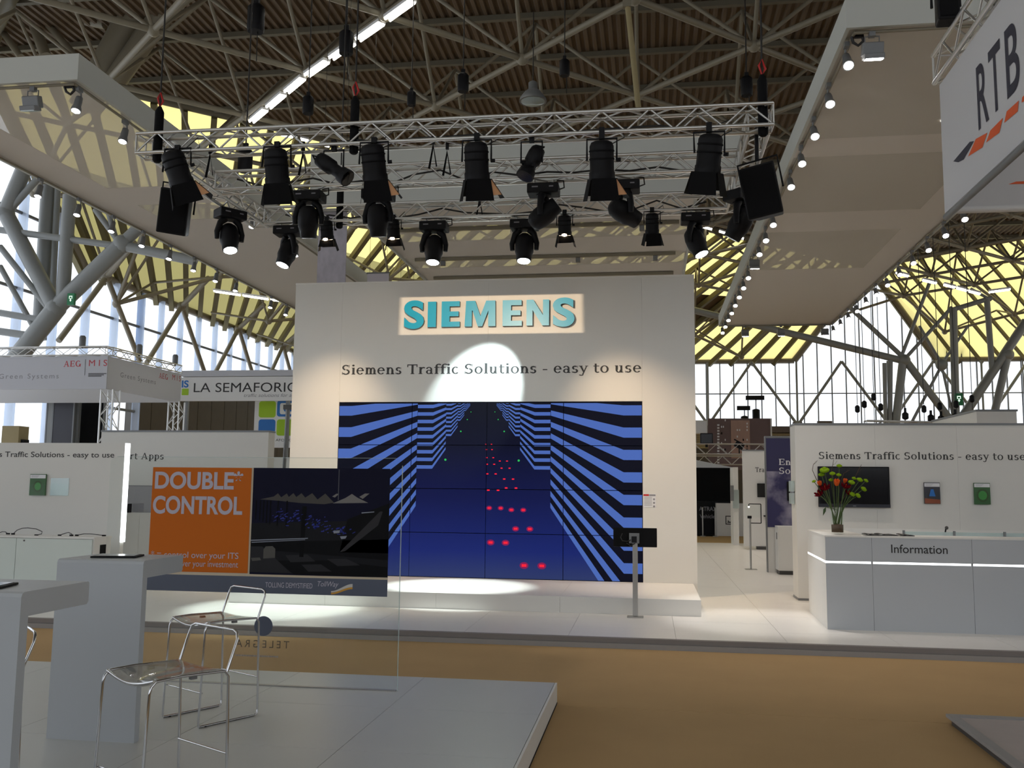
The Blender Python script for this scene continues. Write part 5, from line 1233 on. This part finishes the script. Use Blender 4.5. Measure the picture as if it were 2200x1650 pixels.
# ================================================================== FRAMED BANNERS AT THE LEFT
AX, AY, AZ0, AZ1 = -12.6, 20.0, 3.80, 4.58
ag = thing('banner_ring', 'white banner ring with red AEG MIS lettering on a truss', 'banner')
MB().box(-18.5, AX, AY, AY + .03, AZ0, AZ1).build('front_banner', 'fabric_grey', ag); MB().box(AX - .03, AX, AY + .03, 23.5, AZ0, AZ1).build('side_banner', 'banner_fabric', ag)
MB().box(-18.5, AX - .05, 23.47, 23.5, AZ0, AZ1 - .2).build('rear_banner', 'banner_fabric', ag)
a = at_y(136, 787, AY); b = at_y(175, 787, AY); c = at_y(191, 785, AY); d = at_y(230, 785, AY)
r_ = MB(); serif(r_, 'AEG', (a.x, AY, a.z - .01), FX, b.x - a.x, .14); sans(r_, 'M I S', (c.x, AY, a.z), FX, d.x - c.x, .145)
r_.build('red_lettering', 'ink_red', ag)
g = MB(); e = at_y(182.5, 790, AY).x; g.poly([(0, -.22), (.012, -.22), (.012, .16), (0, .16)], (e, AY, a.z), *FX, .002)
for k in range(3): g.poly([(0, 0), (.46 - .06 * k, 0), (.46 - .06 * k, .018), (0, .018)], (c.x, AY, a.z - .19 - .03 * k), *FX, .002)
g.build('small_print', 'ink', ag)
g0 = at_y(-2, 812, AY); g1 = at_y(126, 812, AY); sans(MB(), 'Green Systems', (g0.x, AY, g0.z - .02), FX, g1.x - g0.x, .115, space=1.3).build('grey_lettering', 'ink_grey', ag)
r_ = MB(); pz = lambda x, y: at_x(x, y, AX)
u, w = pz(341, 810), pz(361, 811); serif(r_, 'AEG', (AX, u.y, u.z - .02), FPX, w.y - u.y, .14); u, w = pz(370, 814), pz(388, 815); sans(r_, 'M I S', (AX, u.y, u.z - .02), FPX, w.y - u.y, .145)
r_.build('red_lettering', 'ink_red', ag)
u, w = pz(258, 818), pz(334, 828); sans(MB(), 'Green Systems', (AX, u.y, 4.15), FPX, w.y - u.y, .115, space=1.3).build('grey_lettering', 'ink_grey', ag)
truss('banner_truss', 'truss above the front of the AEG banner', (-18.5, 19.98, AZ1 + .03), (AX, 19.98, AZ1 + .03), .2, .2, .3, .016)
truss('banner_truss', 'truss above the side of the AEG banner', (AX, 20.2, AZ1 + .03), (AX, 23.5, AZ1 + .03), .2, .2, .3, .016)
def tower(x, y, label, w=.34):
    t = thing('truss_tower', label, 'truss', (x, y, 0)); pos = [V((0, 0, 0)), V((w, 0, 0)), V((0, w, 0)), V((w, w, 0))]
    for p in pos: MB().tube(p, p + V((0, 0, AZ0)), .022, 6).build('chord', 'aluminium', t)
    n = 12; h = AZ0 / n
    for o1, o2 in ((0, 1), (2, 3), (0, 2), (1, 3)):
        for k in range(n):
            A, B = (pos[o1], pos[o2]) if k % 2 == 0 else (pos[o2], pos[o1]); MB().tube(A + V((0, 0, k * h)), B + V((0, 0, (k + 1) * h)), .011, 5, cap=False).build('brace', 'aluminium', t)
    MB().box(-.06, w + .06, -.06, w + .06, 0, .02).build('foot_plate', 'grey_metal', t)
tower(at_y(215, 880, 20.1).x, 20.1, 'aluminium truss tower under the corner of the AEG banner', .30); tower(at_y(361, 890, 23.2).x, 23.2, 'aluminium truss tower under the rear end of the AEG banner', .30)
for k, (x, y, Y) in enumerate(((176, 752, 20.1), (278, 752, 21.5), (384, 780, 23.3))):
    p = at_y(x, y, Y); t = thing('beacon_lamp', ('small grey lamp can standing on the AEG front truss', 'small grey lamp tilted on the AEG side truss', 'small grey lamp at the rear end of the AEG truss')[k], 'lamp', (p.x if k == 0 else AX - .1, p.y, AZ1 + .25))
    MB().lathe([(.07, 0), (.075, .02), (.075, .22), (.05, .26)], 10).build('can', 'grey_metal', t); MB().tube((0, 0, -.04), (0, 0, 0), .02, 6).build('stud', 'grey_dark', t)
# things below the ring: dark doors and blue poster
for x0, x1, y0, y1, Y, mm, nm, lab in ((105, 160, 845, 1000, 24, 'steel_grey', 'door_panel', 'grey tall panel below the AEG banner'), (118, 150, 850, 1000, 23.9, 'cover_dark', 'winter_poster', 'dark blue winter poster below the AEG banner'), (168, 215, 838, 1000, 24.5, 'black_matte', 'dark_booth', 'dark open booth below the AEG banner')):
    a, b = at_y(x0, y0, Y), at_y(x1, y1, Y); t = thing(nm, lab, 'panel', (a.x, Y, 0)); MB().box(0, b.x - a.x, 0, .1, 0, a.z).build('board', mm, t); MB().box(-.04, 0, -.01, .1, 0, a.z).build('edge_trim', 'grey_metal', t); MB().box(b.x - a.x, b.x - a.x + .04, -.01, .1, 0, a.z).build('edge_trim', 'grey_metal', t)
a, b = at_y(5, 915, 22), at_y(38, 960, 22); t = thing('tan_cabinet', 'tan box cabinet at the far left below the AEG banner', 'cabinet', (a.x, 22, 0)); MB().box(0, b.x - a.x, 0, .4, 0, a.z).build('body', 'board_tan', t); MB().box(b.x - a.x, b.x - a.x + .1, .1, .3, 0, a.z - .35).build('side_box', 'black_metal', t)

LYY = 26.0
ls = thing('fascia_sign', 'white fascia sign lettered LA SEMAFORICA behind the AEG banner', 'sign')
MB().box(-13.95, -7.5, LYY, LYY + .1, 4.08, 4.80).build('sign_board', 'fabric_white', ls); MB().box(-13.95, -7.5, LYY, LYY + .25, 4.82, 5.0).build('top_box', 'fabric_grey', ls)
for x in (-13.8, -10.6, -7.6): MB().box(x - .05, x + .05, LYY + .1, LYY + .2, 0, 4.8).build('post', 'grey_metal', ls)
a = at_y(416, 842, LYY); b = at_y(630, 840, LYY); sans(MB(), 'LA SEMAFORIC', (a.x, LYY, 4.345), FX, b.x - a.x + .12, .275).build('lettering', 'ink_black', ls)
a = at_y(524, 853, LYY); sans(MB(), 'traffic solutions for a c', (a.x, LYY, a.z), FX, 1.62, .10, shear=.25).build('tagline', 'ink_grey', ls)
a, b = at_y(391, 835, LYY), at_y(405, 849, LYY); MB().poly(rrect(b.x - a.x, a.z - b.z, .02), (a.x, LYY, b.z), *FX, .003).build('lime_square', 'lime', ls)
a, b = at_y(391, 818, LYY), at_y(405, 832, LYY); sans(MB(), 'IS', (a.x, LYY, b.z), FX, b.x - a.x, a.z - b.z, bold=.03).build('blue_mark', 'blue_print', ls)
SY = 27.0
sq = thing('poster_wall', 'white poster wall with big lime and blue rounded squares', 'poster')
a, b = at_y(548, 858, SY), at_y(660, 962, SY); MB().box(a.x, b.x, SY, SY + .1, b.z, a.z).build('board', 'fabric_white', sq)
for x0, y0, x1, y1, mm in ((557, 862, 592, 897, 'lime'), (556, 901, 591, 930, 'blue_print'), (595, 901, 632, 936, 'lime'), (596, 860, 634, 895, 'blue_print')):
    u, w = at_y(x0, y0, SY), at_y(x1, y1, SY); MB().poly(rrect(w.x - u.x, u.z - w.z, .08), (u.x, SY, w.z), *FX, .003).build('square_print', mm, sq)
u, w = at_y(602, 866, SY), at_y(640, 890, SY); MB().poly(rrect(w.x - u.x, u.z - w.z, .06), (u.x, SY, w.z), *FX, .005).build('inner_print', 'fabric_white', sq)
u, w = at_y(610, 871, SY), at_y(640, 884, SY); MB().poly(rrect(w.x - u.x, u.z - w.z, .05), (u.x, SY, w.z), *FX, .007).build('letter_print', 'blue_print', sq)
u = at_y(592, 948, SY); sans(MB(), 'AFORICA', (u.x, SY, u.z), FX, .62, .075).build('lettering', 'ink', sq)

# background rigs above the right partition
p = at_y(1862, 905, 24); truss('far_rig', 'slanting far lighting rig above the right partition', (p.x, 24, p.z - .2), (at_y(2060, 912, 24).x, 24, p.z - .25), .3, .22, .4, .02)
for k, (x, y) in enumerate(((1842, 878), (1857, 868), (1877, 852), (1892, 874), (1985, 878), (2019, 872), (2054, 868), (2088, 856))):
    c = at_y(x, y, 24); t = thing('far_hoist', 'small dark chain hoist over the far lighting rig, %s from the left' % ORD[k], 'hoist', c, 'hoists over the far lighting rig'); MB().lathe([(.03, -.10), (.06, -.07), (.06, .05), (.02, .09)], 8).build('body', 'black_metal', t); MB().tube((0, 0, .1), (0, 0, 11.9 - c.z), .01, 4).build('chain', 'cable', t); MB().tube((0, 0, -.7), (0, 0, -.1), .01, 4).build('load_chain', 'cable', t)
for k, (x, y) in enumerate(((1945, 893), (2000, 898), (2022, 900), (2052, 896))):
    c = at_y(x, y, 24.2); t = thing('far_lamp', 'small dark lamp on the far lighting rig, %s from the left' % ORD[k], 'lamp', c, 'lamps on the far lighting rig'); MB().lathe([(.04, -.10), (.08, -.07), (.08, .05), (.03, .09)], 8).build('can', 'black_metal', t); MB().cbox((0, 0, .14), .05, .05, .1).build('clamp', 'black_metal', t)
a, b = at_y(2098, 884, 20), at_y(2185, 906, 20)
t = thing('white_box', 'grey white box standing behind the right partition', 'box', (a.x, 20, 0)); MB().box(0, b.x - a.x, 0, 3, 0, a.z).build('box_body', 'laminate', t); MB().box(-.02, b.x - a.x + .02, -.02, 3.02, a.z + .001, a.z + .04).build('lid', 'grey_metal', t)
for k, (x, Y) in enumerate(((1600, 55.3), (1625, 55.3))):
    c = at_y(x, 915, Y); t = thing('tower_light', ('small work light on the back wall ledge', 'taller work light on the back wall ledge')[k], 'lamp', (c.x, Y, 5.3)); MB().lathe([(.14, 0), (.22, .05), (.22, .55 + .4 * k), (.1, .6 + .4 * k)], 8).build('base', 'black_metal', t); MB().tube((0, 0, .6 + .4 * k), (0, 0, .95 + .6 * k), .03, 6).build('pole', 'black_metal', t); MB().cbox((-.05, 0, 1.05 + .6 * k), .75 + .3 * k, .2, .25).build('head', 'black_metal', t)
for k, x in enumerate((1572, 1772)):
    c = at_y(x, 918, 55.4); t = thing('vent_box', ('dark vent box on the ledge left of the work lights', 'dark vent box on the ledge above the right partition')[k], 'vent', (c.x, 55.4, 5.3)); MB().box(-.4, .4, -.1, .2, 0, .3).build('case', 'beam_dark', t); MB().lathe([(.1, -.12), (.1, -.1)], 10, Matrix.Rotation(PI / 2, 3, 'X'), (0, 0, .15)).build('fan', 'black_metal', t)

# truss with lamps seen through the corridor
ga = truss('gate_truss', 'truss crossing the corridor depth below the brown banner', (.4, 30.0, 2.72), (4.2, 30.0, 2.72), .3, .32, .34, .02)
gb = truss('gate_truss', 'second truss crossing the corridor depth, further back', (.4, 36.0, 2.55), (4.8, 36.0, 2.55), .3, .32, .34, .02)
for g_, z_g, x_e in ((ga, 2.72, 3.5), (gb, 2.55, 4.1)):
    for x in (.1, x_e):
        for u_, v_ in ((0, 0), (.28, 0), (0, .28), (.28, .28)): MB().tube((x + u_, v_, -z_g), (x + u_, v_, 0), .02, 6).build('leg', 'aluminium', g_)
c = at_y(1518, 942, 30.1); t = thing('rig_monitor', 'black monitor standing on the corridor truss', 'monitor', c); bevel(MB().box(-.2, .2, -.03, .12, -.17, .17).build('casing', 'black_metal', t), .02); MB().box(-.17, .17, -.034, -.03, -.14, .14).build('screen', 'black_gloss', t); MB().cbox((0, .05, -.22), .08, .06, .12).build('foot', 'black_metal', t)
c = at_y(1588, 957, 30.1); t = thing('rig_flood', 'black flood lamp tilted on the corridor truss', 'flood light', c); M = Matrix.Rotation(.5, 3, 'Y'); MB().cbox((0, 0, 0), .28, .16, .18, M).build('housing', 'black_metal', t); MB().cbox((-.02, -.02, .12), .30, .2, .02, M).build('barn_door', 'black_matte', t); MB().tube((0, 0, 0), (0, 0, -.25), .02, 6).build('clamp', 'black_metal', t)
a, b = at_y(1478, 986, 34.5), at_y(1580, 1006, 34.5)
t = thing('white_awning', 'pale sloping awning above the dark neighbouring stand', 'awning', (a.x - 1, 34.2, b.z)); MB().add([(0, 0, 0), (b.x - a.x + 1, 0, 0), (b.x - a.x - .6, .2, a.z - b.z), (0, .2, a.z - b.z), (0, .5, 0), (b.x - a.x + 1, .5, 0)], [(0, 1, 2, 3), (4, 5, 2), (4, 2, 3), (0, 4, 5, 1), (1, 5, 2), (0, 3, 4)]).build('cloth', 'fabric_white', t); MB().box(0, b.x - a.x + 1, -.02, 0, -.05, 0).build('valance', 'fabric_grey', t); MB().box(.1, .2, .2, .3, -b.z, 0).build('post', 'grey_metal', t)

# ================================================================== FOREGROUND STAND AT THE LEFT
GZ = .15
tp = thing('stand_platform', 'low grey tiled platform in the left foreground', 'platform')
MB().box(-7.0, -.705, -2.0, 7.11, 0, GZ - .014).build('platform_core', 'laminate', tp)
MB().box(-.705, -.69, -2.0, 7.12, .012, GZ).build('side_trim', 'laminate', tp); MB().box(-.70, -.688, -2.0, 7.121, 0, .012).build('shadow_gap', 'black_matte', tp)
x = -.707
while x > -6.9:
    y = 7.12
    while y > -1.9: 
        MB().box(x - .9985, x - .0015, y - .9985, y - .0015, GZ - .014, GZ).build('floor_tile', 'tile_grey', tp); y -= 1.0
    x -= 1.0
# glass screen with posters
GYY = 6.60
gs = thing('glass_display', 'tall clear glass screen standing on the foreground platform', 'glass screen')
g = MB(); P = rrect(2.30, 1.652, .05, 5); P = [(p[0], p[1]) if p[1] > .8 else (p[0], max(p[1], 0)) for p in P]
g.prism(P, (-1.783 - 2.30, GYY + .012, GZ), *FX, .012); g.build('pane', 'clear_glass', gs)
MB().box(-1.7835, -1.7805, GYY - .001, GYY + .013, GZ, GZ + 1.60).build('polished_edge', 'frost_glass', gs); MB().box(-4.03, -1.83, GYY - .001, GYY + .013, GZ + 1.652, GZ + 1.6545).build('polished_edge', 'frost_glass', gs)
MB().box(-4.07, -1.79, GYY - .01, GYY + .022, GZ, GZ + .008).build('floor_channel', 'brushed_steel', gs)
def poster(name, x0, x1, z0, z1, m_, label):
    t = thing(name, label, 'poster', (x0, GYY - .003, z0)); MB().box(0, x1 - x0, -.003, 0, 0, z1 - z0).build('sheet', m_, t); return t, x1 - x0, z1 - z0
mat('cream_edge', srgb(206, 190, 164), .6)
t, w, h = poster('orange_poster', -3.728, -2.938, .950, 1.725, 'orange_print', 'orange poster reading DOUBLE CONTROL on the glass screen')
F0 = (0, -.003, 0)
l1 = MB(); sans(l1, 'DOUBLE*', (.022, -.003, .618), FX, .705, .118, bold=.03); sans(l1, 'CONTROL', (.015, -.003, .432), FX, .715, .122, bold=.03); l1.build('headline', 'ink_lilac', t)
l1 = MB(); sans(l1, '* = control over your ITS', (.02, -.003, .103), FX, .695, .044); sans(l1, '= control over your investment', (.02, -.003, .040), FX, .695, .044); l1.build('subline', 'ink_lilac', t)
t, w, h = poster('night_photo_poster', -2.922, -1.871, .945, 1.726, mat('night_navy', srgb(20, 20, 42), .6, spec=.12), 'dark night photograph of tented toll booths on the glass screen')
Pp = lambda x, y: ((x - 1003) / 992.0 * w, h - (y - 188) / 785.0 * h)
def art(nm, col, polys, off, rough=.4):
    g = MB()
    for p in polys: g.poly(ordered([Pp(*q) for q in p]), F0, *FX, off)
    g.build(nm, mat('night_' + nm, srgb(*[int(v_ * .75) for v_ in col]), .6, spec=.12), t)
art('ground', (40, 40, 46), [[(1003, 600), (1995, 560), (1995, 972), (1003, 958)]], .0008)
art('shadow', (20, 20, 24), [[(1180, 870), (1600, 860), (1990, 900), (1995, 972), (1330, 966)], [(1003, 740), (1995, 700), (1995, 850), (1200, 800), (1003, 800)], [(1700, 560), (1995, 440), (1995, 800), (1650, 800)]], .0012)
art('paving', (62, 62, 66), [[(1003, 770), (1090, 770), (1310, 960), (1003, 958)], [(1260, 830), (1420, 820), (1480, 870), (1300, 880)], [(1560, 850), (1700, 845), (1800, 890), (1640, 900)], [(1380, 895), (1520, 890), (1600, 940), (1430, 945)]], .0014)
art('tents', (108, 104, 100), [[(1060, 422), (1160, 400), (1190, 376), (1215, 405), (1255, 376), (1270, 402), (1303, 373), (1325, 402), (1362, 373), (1390, 405), (1440, 372), (1480, 418), (1535, 374), (1600, 440), (1530, 452), (1350, 445), (1210, 432)]], .0016)
art('tent_light', (168, 164, 160), [[(1590, 445), (1680, 405), (1727, 374), (1765, 400), (1845, 438)], [(1585, 395), (1615, 374), (1635, 374), (1605, 402)], [(1780, 395), (1820, 370), (1852, 370), (1805, 410)]], .0018)
art('masts', (14, 14, 18), [[(1372, 470), (1404, 470), (1392, 840), (1362, 840)]] + [[(x, 430), (x + 9, 430), (x + 6, 570 + k * 9), (x - 2, 570 + k * 9)] for k, x in enumerate((1030, 1060, 1085, 1110, 1135, 1190, 1255))], .0020)
art('lamp_mast', (120, 120, 130), [[(1627, 196), (1633, 196), (1633, 420), (1627, 420)]], .0020)
emit('night_blue', srgb(46, 56, 150), .55)
g = MB()
rn = random.Random(11)
for k in range(90):
    s_ = rn.random(); cx_ = 1150 + 540 * s_ + rn.gauss(0, 26); cy_ = 510 + 150 * s_ + rn.gauss(0, 26); l_ = rn.uniform(6, 26); h_ = rn.uniform(3, 10); sl = rn.uniform(-.7, .1)
    g.poly(ordered([Pp(*q) for q in [(cx_, cy_), (cx_ + l_, cy_ + l_ * sl), (cx_ + l_, cy_ + l_ * sl + h_), (cx_, cy_ + h_)]]), F0, *FX, .0022)
g.build('blue_cars', mat('night_cars', srgb(58, 66, 150), .6, spec=.1), t)
art('highlights', (190, 196, 214), [[(1003, 722), (1420, 700), (1420, 706), (1003, 730)], [(1010, 738), (1400, 712), (1400, 716), (1010, 744)], [(1800, 508), (1890, 500), (1890, 506), (1800, 516)], [(1600, 645), (1650, 640), (1645, 660), (1605, 664)], [(1650, 685), (1700, 680), (1690, 700), (1660, 704)]], .0024)
art('barrel', (120, 118, 112), [[(1100, 790), (1115, 768), (1165, 765), (1186, 785), (1186, 850), (1100, 858)], [(1010, 855), (1075, 850), (1085, 870), (1020, 878)]], .0022)
art('beam', (74, 72, 76), [[(1650, 800), (1930, 500), (1950, 500), (1920, 600), (1690, 790)]], .0016)
t, w, h = poster('slate_strip_poster', -3.728, -1.871, .808, .928, 'slate_print', 'slate strip below the posters reading TOLLING DEMYSTIFIED')
l1 = MB(); x0 = at_y(571, 1260, GYY).x + 3.728; x1 = at_y(672, 1260, GYY).x + 3.728; sans(l1, 'TOLLING DEMYSTIFIED', (x0, -.003, .045), FX, x1 - x0, .036); x2 = at_y(683, 1258, GYY).x + 3.728; x3 = at_y(728, 1258, GYY).x + 3.728; sans(l1, 'TollWay', (x2, -.003, .062), FX, x3 - x2, .036, shear=.25); l1.build('lettering', 'ink_lilac', t)
def swoosh(nm, col, y0, y1):
    a = at_y(712, 1272, GYY).x + 3.728; b = at_y(758, 1262, GYY).x + 3.728; n = 10; P = []
    f = lambda s: .022 + .055 * s * s * (3 - 2 * s)
    P = [(a + (b - a) * k / n, f(k / n) + y1) for k in range(n + 1)] + [(a + (b - a) * k / n, f(k / n) * .75 + y0) for k in range(n, -1, -1)]
    MB().poly(ordered(P), F0, *FX, .001 + (y1 + .02) * .01).build(nm, mat(nm, srgb(*col), .5), t)
swoosh('gold_swoosh', (206, 150, 50), -.01, -.004); swoosh('white_swoosh', (200, 196, 190), .004, .008)
MB().box(-3.728, -1.871, GYY - .002, GYY - .0005, .928, .950).build('cream_strip', 'cream_edge', gs); MB().box(-2.938, -2.922, GYY - .002, GYY - .0005, .950, 1.726).build('cream_strip', 'cream_edge', gs)
MB().poly([(.071 * math.cos(k * PI / 16), .071 * math.sin(k * PI / 16)) for k in range(32)], (-2.799, GYY - .001, .573), *FX, .001).build('round_sticker', 'slate_print', gs)
lt = MB(); sans(lt, 'TELEGRA', (-2.598, GYY + .002, .418), FXM, .41, .052, space=1.5, off=.0); lt.build('mirrored_lettering', mat('etched', srgb(96, 82, 66), .6), gs)
lt = MB()
for k in range(26): lt.poly([(-.006, 0), (.002, 0), (.002, .012), (-.006, .012)], (-2.68 - k * .0128, GYY - .001, .352), *FX, .001)
lt.build('small_print', 'ink_grey', gs)

# bar tables
def bar_table(name, label, x0, x1, yf, depth, zt=1.16):
    t = thing(name, label, 'table', (x0, yf, GZ)); w = x1 - x0; h = zt - GZ
    P = [(0, 0), (.05, 0), (.05, h - .10), (depth - .012, h - .10), (depth, h - .088), (depth, h - .008), (depth - .008, h), (.02, h), (.006, h - .006), (0, h - .02)]
    n = len(P); leg = MB().add([(0, y, z) for y, z in P] + [(w, y, z) for y, z in P], [tuple(range(n)), tuple(reversed(range(n, 2 * n)))] + [(i, n + i, n + (i + 1) % n, (i + 1) % n) for i in range(n)])
    o = leg.build('waterfall_top', 'laminate_cool', t); MB().box(.02, w - .02, .006, .046, -.002, .004).build('foot_strip', 'grey_dark', t)
    return t
bar_table('bar_table', 'rear white waterfall bar table in the left foreground', -3.41, -2.872, 5.03, .46)
bar_table('bar_table', 'nearest white waterfall bar table at the left edge', -3.15, -2.50, 3.47, .46)
for k, (xa, ya, lab) in enumerate(((-3.16, 5.24, 'black tablet lying on the rear bar table'), (-2.80, 3.60, 'black tablet lying on the nearest bar table'))):
    t = thing('flat_tablet', lab, 'tablet', (xa, ya, 1.161), None, math.radians(14)); bevel(MB().box(-.13, .13, -.09, .09, 0, .010).build('case', 'black_metal', t), .003); MB().box(-.115, .115, -.078, .078, .0101, .012).build('screen', 'black_gloss', t)

# wire stools
def make_stool():
    t = thing('bar_stool', 'x', 'stool'); W, D, H = .385, .40, .61; r = .0065
    # local x: across (0 right .. W left when seen from the front), local y: front -> back
    for s in (0, 1):
        x = s * W
        fr_ = [(x, -.02, .0), (x, D + .0, .0)]
        MB().path([(x, -.015, r), (x, .01, r), (x, D - .02, r), (x, D, .012), (x, D + .004, .04)], r, 8).build('runner', 'chrome', t)
        MB().path([(x, -.015, r), (x, -.018, .03), (x, .0, H - .05), (x, .008, H - .02), (x, .03, H)], r, 8).build('front_leg', 'chrome', t)
        MB().path([(x, .03, H), (x, .15, H + .004), (x, D - .03, H - .004)], r, 8).build('seat_rail', 'chrome', t)
        MB().path([(x, D + .004, .04), (x, D - .01, H - .03), (x, D - .03, H - .004)], r, 8).build('back_leg', 'chrome', t)
        MB().lathe([(.009, 0), (.009, .006)], 8, None, (x, .03, -.0)).build('glide', 'black_matte', t)
    MB().path([(0, D - .02, H - .01), (0, D + .03, H + .13), (.012, D + .035, H + .158), (.04, D + .037, H + .168), (W - .04, D + .037, H + .168), (W - .012, D + .035, H + .158), (W, D + .03, H + .13), (W, D - .02, H - .01)], r, 8).build('backrest', 'chrome', t)
    MB().path([(0, .0, .20), (W, .0, .20)], .005, 8).build('foot_rail', 'chrome', t); MB().path([(0, D - .004, .24), (W, D - .004, .24)], .005, 8).build('rear_rail', 'chrome', t)
    nx, ny = 10, 6; vs = []; fs = []
    for lay in (0, 1):
        for j in range(ny + 1):
            for i in range(nx + 1):
                u = i / nx; v = j / ny; z = H + .006 - .030 * math.sin(PI * u) * (1 - .65 * v) - (.012 if v == 0 else 0) + (.0 if lay else -.005)
                vs.append((u * W, .02 + v * (D - .05), z))
    o = (nx + 1) * (ny + 1)
    for j in range(ny):
        for i in range(nx):
            a = j * (nx + 1) + i; fs += [(a + o, a + 1 + o, a + nx + 2 + o, a + nx + 1 + o), (a, a + nx + 1, a + nx + 2, a + 1)]
    for i in range(nx): fs += [(i, i + 1, o + i + 1, o + i)]
    MB().add(vs, fs, True).build('seat', 'acrylic_seat', t)
    MB().path([(W * u, .018, H + .002 - .032 * math.sin(PI * u)) for u in [k / 10 for k in range(11)]], .006, 6).build('seat_front_edge', 'chrome', t)
    for s in (.02, W - .02): MB().cbox((s, D * .55, H - .014), .02, .03, .012).build('seat_clip', 'grey_metal', t)
    return t
stool = make_stool()
def place(o, fr_, ang, label): o.location = (fr_[0], fr_[1], GZ); o.rotation_euler = (0, 0, ang); tag(o, label, 'stool', 'chrome wire stools'); return o
def stool_at(fr_, back_dir, label, first=[True]):
    o = stool if first[0] else copy_tree(stool); first[0] = False
    return place(o, fr_, math.atan2(back_dir[1], back_dir[0]) - PI / 2, label)
# origin is the front corner at local x=0; local +y points to the backrest, local +x lies clockwise of it
bd = V((.50, .866)).normalized(); left = V((-bd.y, bd.x))
def origin(fr_): q = V(fr_) + left * .385; return q
stool_at(origin((-2.665, 5.41)), bd, 'chrome wire stool with clear seat beside the rear bar table')
stool_at(origin((-2.10, 3.78)), bd, 'nearest chrome wire stool with clear seat, cut by the lower edge')
p = at_z(67, 1446, .76); stool_at(V((p.x, p.y)) - V((.7, .7)).normalized() * .37 + V((-.7, .7)) * .385 + V((-.055, -.02)), V((.7, .7)), 'chrome wire stool mostly hidden behind the nearest bar table')
p = at_z(306, 1536, GZ); stool_at(V((p.x - .09, p.y)), V((-.9, -.43)), 'chrome wire stool hidden behind the rear bar table')

# ================================================================== LOW PLATFORM AT THE LOWER RIGHT
rp = thing('floor_platform', 'low grey carpeted platform corner at the lower right', 'platform')
MB().box(2.06, 6.5, 1.0, 7.0, 0, .045).build('platform_core', 'grey_dark', rp)
x = 2.10
while x < 6.4:
    y = 6.96
    while y > 1.5: MB().box(x + .001, x + .999, y - .999, y - .001, .045, .06).build('carpet_tile', 'carpet_grey', rp); y -= 1.0
    x += 1.0
MB().box(2.035, 2.10, 1.0, 7.04, .045, .066).build('edge_trim', 'kerb_light', rp); MB().box(2.10, 6.5, 6.965, 7.04, .045, .066).build('edge_trim', 'kerb_light', rp)
